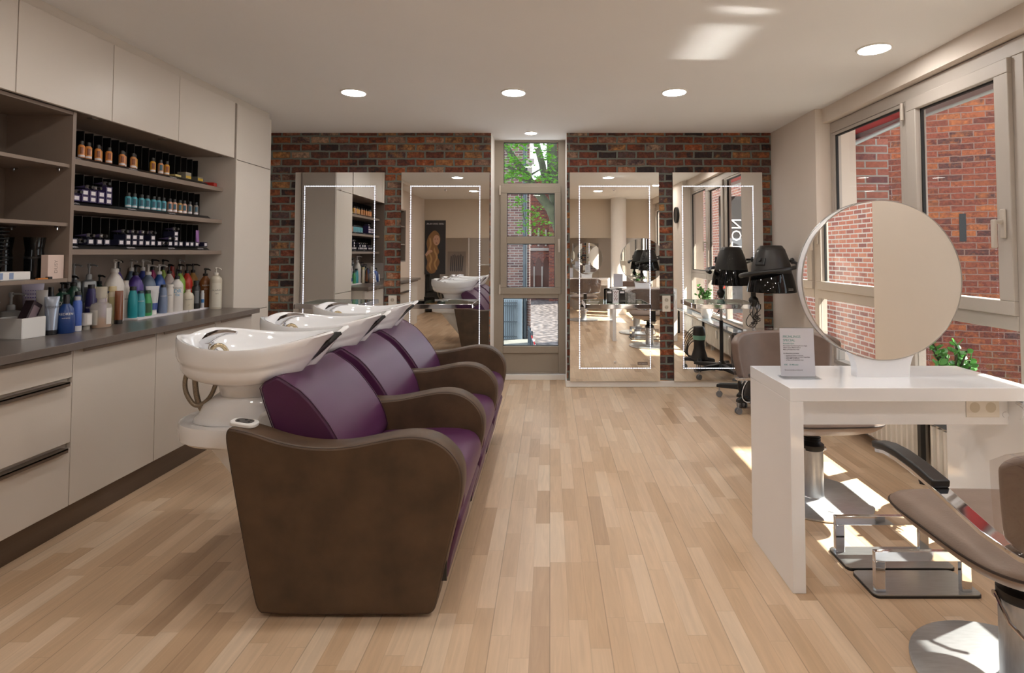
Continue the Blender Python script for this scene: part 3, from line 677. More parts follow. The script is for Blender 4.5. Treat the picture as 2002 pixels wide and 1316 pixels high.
def put_text(t, r, z, s, size, colour, a0=0):
    P(t, 'lettering', text_wrap(text_mb(s, size), r + .0009, z, a0), mc(colour, .5))
def pump_bottle(x, y, z, h, r, colour, pump, lab, group='pump bottles on the worktop', body=.60, neck=.79, text=None, tcol='#e8e4e0', lbl=None, spout=1.0, rz=None):
    t = thing('pump_bottle', lab, 'bottle', (x, y, z), FA, group)
    P(t, 'bottle_body', MB().lathe([(.001, 0), (r*.94, 0), (r, .006), (r, h*(body - .04)), (r*.97, h*body), (r*.82, h*(body + (neck-body)*.35)), (r*.56, h*(body + (neck-body)*.7)), (r*.36, h*(neck - .02)), (r*.34, h*neck)], 28), mc(colour, .35))
    pump_top(t, r, h*(1 - neck), h*neck, pump, R.uniform(.4, 1.1) if rz is None else rz, spout)
    if lbl: label_patch(t, r + .0006, h*lbl[0], h*lbl[1], lbl[2])
    if text:
        for (s, zf, size) in text: put_text(t, r, h*zf, s, size, tcol)
    return t
def cap_bottle(x, y, z, h, r, colour, cap, lab, prof, group='small bottles on the worktop', text=None, tcol='#e8e4e0', capf=.12, caps=.55, lbl=None):
    t = thing('care_bottle', lab, 'bottle', (x, y, z), FA, group)
    hb = h*(1 - capf)
    P(t, 'bottle_body', MB().lathe([(.001, 0)] + [(r*a, hb*b_) for a, b_ in prof], 24), mc(colour) if isinstance(colour, str) else colour)
    P(t, 'cap', MB().lathe([(r*caps, hb - .001), (r*caps, h - .003), (r*caps*.9, h), (.001, h)], 18), mc(cap, .4))
    if lbl: label_patch(t, r*lbl[3] + .0006, h*lbl[0], h*lbl[1], lbl[2])
    if text:
        for (s, zf, size, rf) in text: put_text(t, r*rf, h*zf, s, size, tcol)
    return t
def tube_bottle(x, y, z, h, r, colour, cap, lab, wd=1.45, band=None, text=None, tcol='#444a55'):
    t = thing('squeeze_tube', lab, 'tube', (x, y, z), FA + .1, 'squeeze tubes on the worktop')
    P(t, 'cap', MB().lathe([(.001, 0), (r*.98, 0), (r, .004), (r*.98, h*.13), (.001, h*.13)], 20), mc(cap, .4))
    rs = [[((r*(1 - s_)**.7 + .0012)*math.cos(a), (r*(1 + (wd - 1)*s_))*math.sin(a), h*(.125 + .875*s_)) for a in [2*PI*q/22 for q in range(22)]] for s_ in (0, .2, .4, .6, .8, .93, 1)]
    P(t, 'tube_body', MB().rings(rs), mc(colour, .25, 0 if colour != '#9aa4b4' else .5))
    if band: P(t, 'colour_band', MB().rings([[((r*(1 - s_)**.7 + .0022)*math.cos(a), (r*(1 + (wd - 1)*s_) + .001)*math.sin(a), h*(.125 + .875*s_)) for a in [2*PI*q/22 for q in range(22)]] for s_ in (.05, .2, .32)], False, False), mc(band))
    if text:
        P(t, 'lettering', text_on(text_mb(text, .016), (r*.62, 0, h*.72), (0, 1, 0), (-.25, 0, 1), .002), mc(tcol, .5))
    return t
CT, TR = .904, .916
# two thin white trays under the bottles
for i, (a, b_) in enumerate(((3.435, 3.917), (3.925, 4.215))):
    tag(mesh_obj('bottle_tray', MB().box(-2.783, -2.55, a, b_, CT, TR), m_paper, bevel=.002), ['thin white tray under the teal, green and grey bottles', 'thin white tray under the black and brown bottles, beside the tall cupboard'][i], 'tray', 'white bottle trays')
slope = [(.95, 0), (1, .02), (1, .45), (.86, .7), (.62, .92), (.5, 1)]
straight = [(.96, 0), (1, .02), (1, .9), (.85, .96), (.6, 1)]
waist = [(.9, 0), (.96, .03), (1, .3), (.93, .6), (.8, .85), (.62, 1)]
# left group, on the worktop itself
t = thing('clear_jug_bottle', 'clear bottle holding amber liquid with clear measuring cap', 'bottle', (-2.52, 3.116, CT), FA)
P(t, 'bottle_body', MB().lathe([(.001, 0), (.046, 0), (.05, .006), (.05, .11), (.045, .13), (.02, .142), (.019, .165)], 28), m_clearb)
P(t, 'amber_liquid', MB().lathe([(.001, .003), (.0455, .003), (.047, .01), (.047, .055), (.001, .055)], 28), m_amber)
P(t, 'measuring_cap', MB().lathe([(.021, .16), (.026, .168), (.027, .222), (.024, .228), (.001, .228)], 24), m_clearb)
label_patch(t, .0507, .018, .10, '#cfc9c0', .42, a0=-.75); label_patch(t, .0507, .02, .11, '#dcd8d2', .3, a0=.75)
t = tube_bottle(-2.543, 3.273, CT, .194, .02, '#7a4426', '#171312', 'slim bronze-brown tube with black cap, right of the amber liquid bottle', wd=1.0)
tube_bottle(-2.548, 2.839, CT, .194, .024, '#9aa4b4', '#15151a', 'silver-blue squeeze tube with black cap beside the white bin', wd=1.25, text='REDKEN')
cap_bottle(-2.526, 2.898, CT, .20, .038, '#1f3f7c', '#14151a', 'dark blue flat-shouldered spray bottle at the worktop front', [(.92, 0), (1, .03), (.98, .5), (.8, .85), (.45, .97), (.42, 1)], capf=.24, caps=.36, text=[('REDKEN', .50, .017, .98), ('extreme', .40, .010, 1)])
t = cap_bottle(-2.523, 2.962, CT, .184, .02, '#4767b8', '#a9a9ad', 'slim blue aerosol can beside the dark blue bottle', straight, capf=.1, caps=.7)
label_patch(t, .0208, .002, .03, '#d5d5da', 3.1, 'pale_band')
t = thing('upturned_tub', 'small clear tub with white label standing lid-down', 'tub', (-2.519, 3.018, CT), FA)
P(t, 'lid', MB().lathe([(.001, 0), (.016, 0), (.016, .022), (.001, .022)], 18), m_clearb); P(t, 'tub_body', MB().lathe([(.016, .022), (.024, .026), (.0245, .09), (.001, .092)], 22), mc('#cfc9c2')); label_patch(t, .0251, .03, .085, '#e3dfda', .5, a0=.6)
cap_bottle(-2.625, 3.173, CT, .237, .029, '#352f63', '#15131c', 'deep violet-blue tapered bottle with black cap behind the amber one', waist, capf=.1, text=[('REDKEN', .45, .014, .98)], lbl=(.12, .32, '#2a7d96', .99))
cap_bottle(-2.598, 3.052, CT, .205, .024, '#2a3f78', '#14151a', 'navy bottle with black cap half hidden behind the dark blue spray bottle', waist, capf=.1)
for x, y, h, r, lc, lab in ((-2.68, 3.255, .219, .02, '#c5b08a', 'slim bottle with beige cap and grey-violet label, left of three'), (-2.606, 3.230, .221, .024, '#9c84bd', 'slim bottle with beige cap and lilac label, middle of three'), (-2.59, 3.283, .22, .021, '#b5ad84', 'slim bottle with beige cap and olive dotted label, right of three')):
    cap_bottle(x, y, CT, h, r, '#cfc4ae', '#cbb98f', lab, straight, capf=.13, caps=.92, lbl=(.1, .72, lc, 1.0))
for x, y, h, r, lab, txt in ((-2.66, 3.024, .26, .042, 'dark green bottle with white figures, left of three', '02'), (-2.675, 3.112, .291, .039, 'dark green pump bottle, middle of three', None), (-2.745, 3.375, .286, .033, 'dark green pump bottle, right of three behind the beige caps', None)):
    t = pump_bottle(x, y, CT, h, r, '#123a2c', '#15181a', lab, neck=.8, body=.62, text=[(txt, .55, .03)] if txt else None, spout=.7)
for x, y, h, r, lab in ((-2.755, 3.205, .363, .031, 'silver square pump bottle under the unit corner, left one'), (-2.738, 3.29, .361, .035, 'silver square pump bottle under the unit corner, right one')):
    t = thing('pump_bottle', lab, 'bottle', (x, y, CT), FA + .1, 'silver pump bottles')
    P(t, 'bottle_body', MB().rings([[(a, b_, zz) for a, b_ in rrect(2*r*q, 2*r*q, r*.35*q)] for q, zz in ((.97, 0), (1, .006), (1, h*.66), (.9, h*.69), (.4, h*.72))]), mc('#8e9498', .3, .5))
    pump_top(t, r, h*.26, h*.72, '#9a9ea1', .8); P(t, 'front_label', MB().box(r + .0001, r + .0012, -r*.75, r*.75, h*.35, h*.6), mc('#4b4f55', .5))
for x, y, h, r, lab in ((-2.735, 2.815, .217, .041, 'pale grey square pump bottle behind the white bin'), (-2.742, 2.70, .19, .034, 'pale grey square pump bottle at the very left edge')):
    t = thing('pump_bottle', lab, 'bottle', (x, y, CT), FA + .1, 'grey pump bottles behind the bin')
    P(t, 'bottle_body', MB().rings([[(a, b_, zz) for a, b_ in rrect(2*r*q, 2*r*q, r*.3*q)] for q, zz in ((.97, 0), (1, .006), (1, h*.5), (.9, h*.55), (.35, h*.58))]), mc('#8b8a88', .35))
    pump_top(t, r, h*.42, h*.58, '#a5a7a8', .9, 1.3); P(t, 'front_label', MB().box(r + .0001, r + .0012, -r*.7, r*.7, h*.15, h*.4), mc('#777573', .5))
tube_bottle(-2.625, 2.865, CT, .225, .02, '#c9c6c4', '#b8b4b0', 'white squeeze tube standing behind the silver-blue tube', wd=1.2)
t = tube_bottle(-2.72, 2.916, CT, .255, .03, '#b9b2c6', '#4a3a86', 'large lilac tube with violet dots standing under the open unit', wd=1.5)
dots = MB()
for a in range(7):
    for b_ in range(6): 
        zz = .13 + b_*.018; rr = .0035*(1 - .07*b_)
        s_ = (zz/.255 - .125)/.875; xx = .03*(1 - s_)**.7 + .003
        dots.cyl((xx*.93, (a - 3)*.0095, zz), (xx*.93 + .003, (a - 3)*.0095, zz), rr, 8)
P(t, 'violet_dots', dots, mc('#4c3590'))
cap_bottle(-2.66, 2.955, CT, .235, .022, '#1c1a20', '#101012', 'black bottle with black cap in the shade behind the tubes', waist, capf=.15)
# bin at the front left
t = thing('storage_bin', 'white open storage bin at the left end of the worktop', 'bin', (-2.615, 2.74, CT), .0)
bx = MB(); poly = [(-2.648, 2.575), (-2.545, 2.68), (-2.532, 2.80)]
P(t, 'bin_body', MB().box(-.075, .075, -.06, .06, 0, .004).box(-.075, .075, -.06, -.056, .004, .10).box(-.075, .075, .056, .06, .004, .10).box(-.075, -.071, -.056, .056, .004, .10).box(.071, .075, -.056, .056, .004, .10).xf(Matrix.Rotation(-.06, 4, 'Z')), m_plast, bevel=.002)
t = thing('card_box', 'dark purple-brown printed box leaning out of the white bin', 'box', (-2.60, 2.735, CT + .0045), 0)
P(t, 'carton', MB().box(-.02, .02, -.03, .03, 0, .17).xf(Matrix.Translation((0, -.01, .012)) @ Matrix.Rotation(.1, 4, 'Z') @ Matrix.Rotation(-.5, 4, 'X')), mc('#3d3036', .35), bevel=.001)
P(t, 'print', MB().box(.0201, .0206, -.02, .02, .02, .15).xf(Matrix.Translation((0, -.01, .012)) @ Matrix.Rotation(.1, 4, 'Z') @ Matrix.Rotation(-.5, 4, 'X')), mc('#8a7880', .5))
# tray group
RK = [('REDKEN', .50, .020)]
cap_bottle(-2.612, 3.473, TR, .195, .026, '#178f9a', '#16181a', 'slim bright teal bottle with black cap at the tray front', [(.95, 0), (1, .02), (1, .55), (.9, .8), (.7, .95), (.6, 1)], capf=.12, caps=.68)
cap_bottle(-2.607, 3.532, TR, .165, .027, '#3f98a4', '#1d3c44', 'pale aqua bottle with dark cap right of the teal one', [(.85, 0), (.95, .03), (1, .35), (.9, .7), (.7, .92), (.6, 1)], capf=.1, caps=.6, text=[('REDKEN', .6, .010, .97)])
cap_bottle(-2.605, 3.591, TR, .164, .026, '#3f9a58', '#1d3a26', 'green rounded bottle with dark green cap', [(.9, 0), (1, .04), (1, .55), (.8, .78), (.62, .9), (.6, 1)], capf=.12, caps=.62, lbl=(.12, .5, '#3a5a40', 1.0))
tube_bottle(-2.624, 3.66, TR, .187, .026, '#c5c4c6', '#e0dedc', 'pearly white squeeze tube with blue band', wd=1.5, band='#27458f')
cap_bottle(-2.612, 3.745, TR, .192, .026, '#7684a0', '#17181c', 'grey-blue slim bottle with black cap behind the pearly tube', waist, capf=.1, caps=.6, text=[('REDKEN', .6, .010, .95)])
cap_bottle(-2.604, 3.797, TR, .19, .0225, '#d3ccc4', '#d9d3cb', 'plain white cylinder bottle next to the white pump bottle', straight, capf=.08, caps=.95, text=[('acidic', .62, .009, 1.0)], tcol='#4b4744')
cap_bottle(-2.678, 3.494, TR, .232, .036, '#cdc6c0', '#d6d0ca', 'white tapering bottle with lettering behind the teal one', [(.95, 0), (1, .02), (1, .4), (.8, .75), (.5, .96), (.46, 1)], capf=.08, caps=.5, text=[('REDKEN', .5, .015, .99)], tcol='#55504c')
t = pump_bottle(-2.604, 3.869, TR, .293, .038, '#ddd8d3', '#1c1c1e', 'white pump bottle with blue letters and black pump', body=.62, neck=.76, text=[('REDKEN', .55, .013)], tcol='#444444', spout=.6)
put_text(t, .038, .14, 'DR', .035, '#4a9cc4'); put_text(t, .038, .115, 'fix', .028, '#4a9cc4')
t = cap_bottle(-2.592, 3.971, TR, .142, .037, '#cfc6b2', '#d6cdb9', 'small cream bottle with thin dark lettering on the second tray', [(.95, 0), (1, .03), (1, .72), (.85, .88), (.45, .97), (.4, 1)], capf=.1, caps=.42, text=[('OLAPLEX', .52, .012, 1), ('Nº3', .25, .008, 1)], tcol='#4a4640')
t = cap_bottle(-2.584, 4.05, TR, .204, .027, '#1a1a1c', '#121214', 'glossy black bottle with wide black cap', straight, capf=.16, caps=.7); label_patch(t, .0277, .04, .13, '#6d6f72', .5)
cap_bottle(-2.572, 4.104, TR, .128, .0125, '#cfcfd2', '#d8d8da', 'thin white and blue bottle squeezed between black and brown', straight, capf=.1, caps=.8, lbl=(.3, .5, '#3a78b8', 1.0))
t = pump_bottle(-2.595, 4.170, TR, .291, .040, '#7b4a22', '#171412', 'bronze-brown pump bottle with black pump on the second tray', body=.62, neck=.80, text=[('REDKEN', .56, .014), ('all soft', .47, .010)], spout=.7)
pump_bottle(-2.502, 4.150, CT, .31, .041, '#c9c0ae', '#dcd6cc', 'large cream pump bottle with thin lettering, beside the tall cupboard', body=.72, neck=.82, text=[('OLAPLEX', .45, .016), ('Nº4', .37, .012)], tcol='#4a4640', lbl=(.05, .62, '#d6cfc0'), spout=.8)
pump_bottle(-2.643, 3.362, CT, .378, .05, '#d9d3cd', '#e0dcd7', 'big white pump bottle with dark blue label and white pump', lbl=(.28, .50, '#25427f'), text=[('REDKEN', .45, .02)])
T2 = [('gbF', -2.692, 3.711, .328, .044, '#67768c', '#dfdbd6', 'steel-blue pump bottle with white pump, behind the pearly tube'), ('purpF', -2.681, 3.583, .33, .044, '#4a3684', '#17151b', 'violet pump bottle with black pump, front one of two violet bottles'),
      ('blue', -2.68, 3.799, .327, .038, '#2a4f94', '#dfdbd6', 'royal blue pump bottle with white pump, in the front row'), ('wh', -2.68, 3.898, .328, .036, '#c9bdb8', '#1d1b1c', 'pinkish white pump bottle with black pump, behind the white blue-lettered bottle'),
      ('lime2', -2.69, 4.02, .326, .039, '#8cae4e', '#191a18', 'lime green pump bottle with black pump, in the front row'), ('red', -2.69, 4.104, .324, .037, '#c03426', '#191717', 'red pump bottle with black pump beside the lime green one'),
      ('gold', -2.698, 4.185, .325, .036, '#ad8244', '#1b1916', 'golden pump bottle with black pump behind the bronze-brown one'), ('purpB', -2.752, 3.53, .362, .03, '#4c3586', '#17151b', 'violet pump bottle with black pump, rear one of two violet bottles'),
      ('gbB', -2.764, 3.655, .362, .031, '#5f7387', '#dfdbd6', 'steel-blue pump bottle with white pump, in the rear row'), ('blueB', -2.762, 3.755, .361, .032, '#2c3f96', '#dfdbd6', 'ultramarine pump bottle with white pump, in the rear row'),
      ('mag', -2.765, 3.85, .363, .030, '#9c1f62', '#19171a', 'magenta pump bottle with black pump, in the rear row'), ('lime', -2.765, 3.955, .36, .030, '#90a83e', '#191a18', 'olive-lime pump bottle with black pump, in the rear row'),
      ('goldB', -2.766, 4.135, .357, .030, '#b58a48', '#e0dcd6', 'golden pump bottle with white pump, in the rear row'), ('whp', -2.66, 4.2425, .29, .0, '', '', '')]
for n_, x, y, h, r, c1, c2, lab in T2[:-1]:
    pump_bottle(x, y, TR, h, r, c1, c2, lab, text=[('REDKEN', .42, .016)] if n_ in ('gbF', 'purpF', 'blue', 'red', 'lime2') else None, spout=1.25 if c2.startswith('#df') else 1.0)
cap_bottle(-2.766, 4.05, TR, .318, .018, '#b32a1e', '#8c2018', 'narrow red bottle with red cap between the rear pump bottles', straight, capf=.12, caps=.9)
# ------------------------------------------------------------------ shampoo units
def arm_poly():
    raw = [(-1.163, .672), (-1.150, .597), (-1.10, .336), (-1.05, .08), (-1.035, .03), (-1.01, .012), (-.44, .012), (-.41, .022), (-.398, .06), (-.384, .16), (-.346, .32), (-.314, .44), (-.308, .513), (-.318, .563), (-.346, .606), (-.385, .64), (-.432, .661), (-.484, .668), (-.544, .665), (-.629, .648), (-.715, .631), (-.801, .625), (-.887, .631), (-.973, .648), (-1.059, .678), (-1.115, .692), (-1.150, .697)]
    return [(x*1.0226, max(.01, 1.32 - (1.32 - z)*1.0226) if z > .1 else z) for x, z in raw]
AP = arm_poly()
def smooth_poly(p, it=1):
    for _ in range(it):
        q = []
        for i in range(len(p)):
            a, b = p[i], p[(i+1) % len(p)]
            q += [(a[0]*.75 + b[0]*.25, a[1]*.75 + b[1]*.25), (a[0]*.25 + b[0]*.75, a[1]*.25 + b[1]*.75)]
        p = q
    return p
def armrest(t, y0):
    AT = .105
    p = smooth_poly(AP, 2)
    area = sum(p[i-1][0]*p[i][1] - p[i][0]*p[i-1][1] for i in range(len(p))); sgn = 1 if area > 0 else -1
    def ins(d):
        out = []; n = len(p)
        for i in range(n):
            a, b, c = p[i-1], p[i], p[(i+1) % n]
            tx, tz = c[0]-a[0], c[1]-a[1]; l = math.hypot(tx, tz) or 1
            nx, nz = tz/l, -tx/l
            nx, nz = nx*sgn, nz*sgn
            out.append((b[0] - nx*d, max(.008, b[1] - nz*d)))
        return out
    prof = [(.011, 0), (.0035, .0035), (.0, .011), (0, AT - .011), (.0035, AT - .0035), (.011, AT)]
    rs = [[(x, y0 + yy, z) for x, z in ins(d)] for d, yy in prof]
    mb = MB().rings(rs, False, False); mb.add(rs[0], [tuple(range(len(p)))[::-1]]).add(rs[-1], [tuple(range(len(p)))])
    a = P(t, 'armrest', mb, m_brown, True, smooth=50)
    for yy in (.004, AT - .004):
        P(a, 'piping', MB().tube([(x, y0 + yy, z) for x, z in ins(.0045)],   .0016, 5, closed=True), m_seam, True)
    return a
def basin(t, yc):
    xc = -1.195; n = 72
    def rim(th):
        c, s = math.cos(th), math.sin(th)
        e = .85 if c < 0 else .72
        x = xc + .35*math.copysign(abs(c)**e, c)*(1 if c < 0 else .93)
        wid = .262 if c < 0 else .262 - .115*(abs(c)**1.6)
        y = wid*math.copysign(abs(s)**e, s)
        u = (x + 1.545)/.675                       # 0 rear .. 1 neck
        z = .992 - .052*math.sin(PI*min(1, max(0, u))) + .014*u
        if c < -.2: z -= .02*(abs(y) < .12)*(1 - abs(y)/.12)
        if c > 0:
            g = math.exp(-(y/.062)**4)             # neck notch
            x -= .095*g; z -= .070*g
        return x, y, z
    rs_out = [(1, 1), (.985, .93), (.93, .84), (.75, .70), (.45, .5)]
    rings = []
    R0 = [rim(2*PI*i/n) for i in range(n)]
    def bot(i):
        th = 2*PI*i/n; return (-1.245 + .14*math.cos(th), .142*math.sin(th), .738)
    prof_side = [(1.0, 0.0), (.0, .0)]
    # outside, from the foot up to the rim: f = how far towards the rim plan, g = how far up
    for f, g in ((0, 0), (.04, .12), (.11, .20), (.33, .27), (.60, .31), (.79, .37), (.90, .47), (.915, .56), (.915, .60), (.975, .635), (1.005, .70), (1.015, .86), (1.004, .97), (.985, 1.0)):
        r = []
        for i in range(n):
            x, y, z = R0[i]; bx, by, bz = bot(i)
            c = math.cos(2*PI*i/n); k2 = max(0, c)**1.2
            ff = f*(1 - k2) + k2*(g*.97 if g < .9 else f)
            r.append((bx + (x - bx)*ff, yc + by + (y - by)*ff, bz + (z - bz)*g))
        rings.append(r)
    # inside
    fl = .835
    for f, g in ((.945, .985), (.925, .93), (.90, .80), (.86, .55), (.78, .30), (.62, .10), (.40, .02), (.12, 0)):
        r = []
        for i in range(n):
            x, y, z = R0[i]; cx_, cy_ = -1.27, 0
            c = math.cos(2*PI*i/n); ff = f - .10*max(0, c)*(1 - g)
            r.append((cx_ + (x - cx_)*ff, yc + cy_ + (y - cy_)*ff, fl + (z - fl)*g))
        rings.append(r)
    b = P(t, 'basin', MB().rings(rings), m_ceram, True, smooth=60)
    P(b, 'drain', MB().cyl((-1.27, yc, .8352), (-1.27, yc, .839), .03, 20), m_chrome, True)
    # black gel neck rest lining the notch
    nk = [rim(th) for th in [(-1 + 2*q/24)*.27 for q in range(25)]]
    g_ = MB(); rs = []
    for j, (x, y, z) in enumerate(nk):
        e = math.sin(PI*j/24)**.5; th = .010*e + .002
        rs.append([(x - .075*e + .004, yc + y, z - .085*e - .006), (x + .006, yc + y*1.0, z - .01), (x + .002, yc + y*.985, z + th*.6), (x - .02, yc + y*.96, z + th*.6), (x - .045, yc + y*.93, z - .004)])
    vs = MB().rings(rs, True, True)
    P(b, 'neck_rest', vs, m_gel, True, smooth=60)
    return b
def pedestal(t, yc):
    def ell(cx, a, b, z, n=40, e=.8):
        return [(cx + a*math.copysign(abs(math.cos(2*PI*i/n))**e, math.cos(2*PI*i/n)), yc + b*math.copysign(abs(math.sin(2*PI*i/n))**e, math.sin(2*PI*i/n)), z) for i in range(n)]
    P(t, 'pedestal', MB().rings([ell(-1.245, .142, .144, .738), ell(-1.248, .152, .15, .730), ell(-1.26, .18, .165, .705), ell(-1.265, .192, .17, .665), ell(-1.27, .205, .175, .650), ell(-1.27, .21, .18, .636)], True, True), m_ceram, True)
    P(t, 'tray', MB().rings([ell(-1.28, .20, .17, .640, e=1), ell(-1.28, .215, .18, .634, e=1), ell(-1.285, .238, .20, .640, e=.95), ell(-1.29, .252, .212, .632, e=.95), ell(-1.29, .256, .216, .615, e=.95), ell(-1.29, .25, .21, .565, e=.95), ell(-1.285, .236, .196, .552, e=.95), ell(-1.27, .19, .16, .55)]), m_ceram, True)
    P(t, 'lower_shell', MB().rings([ell(-1.27, .155, .16, .552), ell(-1.18, .137, .15, .42), ell(-1.0, .13, .145, .2), ell(-.86, .12, .14, .0)]), m_plast, True)
    P(t, 'hinge_cover', MB().prism([(-1.16, .55), (-1.18, .63), (-1.15, .685), (-1.105, .70), (-1.08, .66), (-1.06, .55)], 'y', yc - .17, yc + .17), m_plast, True, bevel=.015, seg=3)
def faucet(t, yc):
    zb = .845
    f = P(t, 'faucet', MB().lathe([(.030, 0), (.030, .01), (.022, .02), (.021, .055), (.026, .07), (.024, .09), (.001, .094)], 20, (-1.462, yc + .0, zb)), m_chrome, True)
    lv = MB(); pts = [(-1.48, yc, zb + .085), (-1.455, yc - .002, zb + .113), (-1.42, yc - .006, zb + .130), (-1.38, yc - .01, zb + .138), (-1.335, yc - .014, zb + .136)]
    lv.tube(pts, [.024, .024, .018, .012, .007], 12)
    P(f, 'lever', lv, m_chrome, True)
    P(f, 'spray_hose', MB().tube([(-1.39 + .034*math.cos(a), yc - .05 + .02*math.cos(a), .86 + .075*math.sin(a)) for a in [PI*q/14 for q in range(15)]], .009, 10), m_brass, True)
    P(f, 'spout', MB().tube([(-1.455, yc, zb + .055), (-1.43, yc - .01, zb + .06), (-1.405, yc - .02, zb + .045)], [.014, .013, .012], 10), m_chrome, True)
def hoses(t, yc):
    y = yc - .10
    P(t, 'hose', MB().tube(spl([(-1.475, y, .86), (-1.49, y - .005, .80), (-1.478, y - .01, .745), (-1.44, y - .01, .70), (-1.40, y, .72), (-1.375, y + .005, .77), (-1.365, y + .01, .85)]), .009, 8), m_hose, True, smooth=60)
    P(t, 'hose', MB().tube(spl([(-1.452, y, .86), (-1.452, y, .79), (-1.44, y, .72), (-1.42, y + .01, .665), (-1.41, y + .02, .64)]), .0105, 8), m_hose, True, smooth=60)
def shampoo_unit(yc, lab, first):
    t = thing('shampoo_chair', lab, 'shampoo chair', (-.75, yc, 0), 0, 'row of shampoo chairs with basins')
    return t
Y1 = 2.4175
lab3 = ['purple shampoo chair with white basin nearest the camera, brown side in full view', 'purple shampoo chair with white basin in the middle of the row of three', 'purple shampoo chair with white basin farthest back, beside the narrow window']
t = shampoo_unit(Y1, lab3[0], True)
arm_near = armrest(t, 2.04)
ya, yb = 2.147, 2.688
# cushions
s = P(t, 'seat', MB().prism(smooth_poly([(-.93, .34), (-.93, .465), (-.55, .488), (-.40, .482), (-.345, .455), (-.325, .40), (-.335, .335), (-.37, .32)], 1), 'y', ya, yb), m_purple, True, bevel=.014, seg=3, smooth=50)
P(t, 'front_skirt', MB().prism([(-.36, .335), (-.335, .30), (-.375, .16), (-.392, .075), (-.43, .075), (-.42, .335)], 'y', ya + .003, yb - .003), m_purple, True, bevel=.012, seg=3, smooth=50)
P(t, 'seat_base', MB().box(-1.0, -.44, ya + .004, yb - .004, .05, .338), m_seam, True)
bp = [(-1.118, .80), (-1.10, .822), (-1.056, .845), (-1.04, .84), (-1.0, .815), (-.962, .79), (-.925, .755), (-.889, .713), (-.852, .665), (-.82, .615), (-.795, .56), (-.778, .50), (-.79, .47), (-.98, .47), (-1.03, .56), (-1.07, .66), (-1.10, .74)]
b = P(t, 'backrest', MB().prism(bp, 'y', ya, yb), m_purple, True, bevel=.012, seg=3, smooth=45)
for y in (ya + .003, yb - .003): P(b, 'piping', MB().tube([(x, y, z) for x, z in bp], .0019, 5, closed=True), m_pseam, True)
basin(t, Y1 - .035); pedestal(t, Y1 - .035); faucet(t, Y1 - .035); hoses(t, Y1 - .035)
kp = P(t, 'control_panel', MB().prism([(x, y) for x, y in rrect(.096, .066, .026, 5, -1.125, 2.094)], 'z', 0, .016).xf(Matrix.Translation((-1.145, 0, .676)) @ Matrix.Rotation(math.radians(8), 4, 'Y') @ Matrix.Translation((1.125, 0, 0))), m_plast, True, bevel=.004)
P(kp, 'keypad', MB().prism([(x, y) for x, y in rrect(.064, .042, .017, 5, -1.125, 2.094)], 'z', .016, .0175).xf(Matrix.Translation((-1.145, 0, .676)) @ Matrix.Rotation(math.radians(8), 4, 'Y') @ Matrix.Translation((1.125, 0, 0))), m_plgrey, True)
bt = MB()
for dx, dy in ((-.020, -.008), (.0, .010), (.020, -.008), (.018, .012)): bt.cyl((-1.125 + dx, 2.094 + dy, .0175), (-1.125 + dx, 2.094 + dy, .019), .005, 10)
P(kp, 'button', bt.xf(Matrix.Translation((-1.145, 0, .676)) @ Matrix.Rotation(math.radians(8), 4, 'Y') @ Matrix.Translation((1.125, 0, 0))), m_black, True)
P(arm_near, 'fabric_tag', MB().box(-.395, -.375, 2.052, 2.058, .13, .20).xf(Matrix.Identity(4)), m_black, True)
for i in (1, 2):
    c = t.copy(); col.objects.link(c); c.location.y += .65*i; c['label'] = lab3[i]
    for ch in t.children: dup(ch, c)
    if i == 2: armrest(c, 3.99)

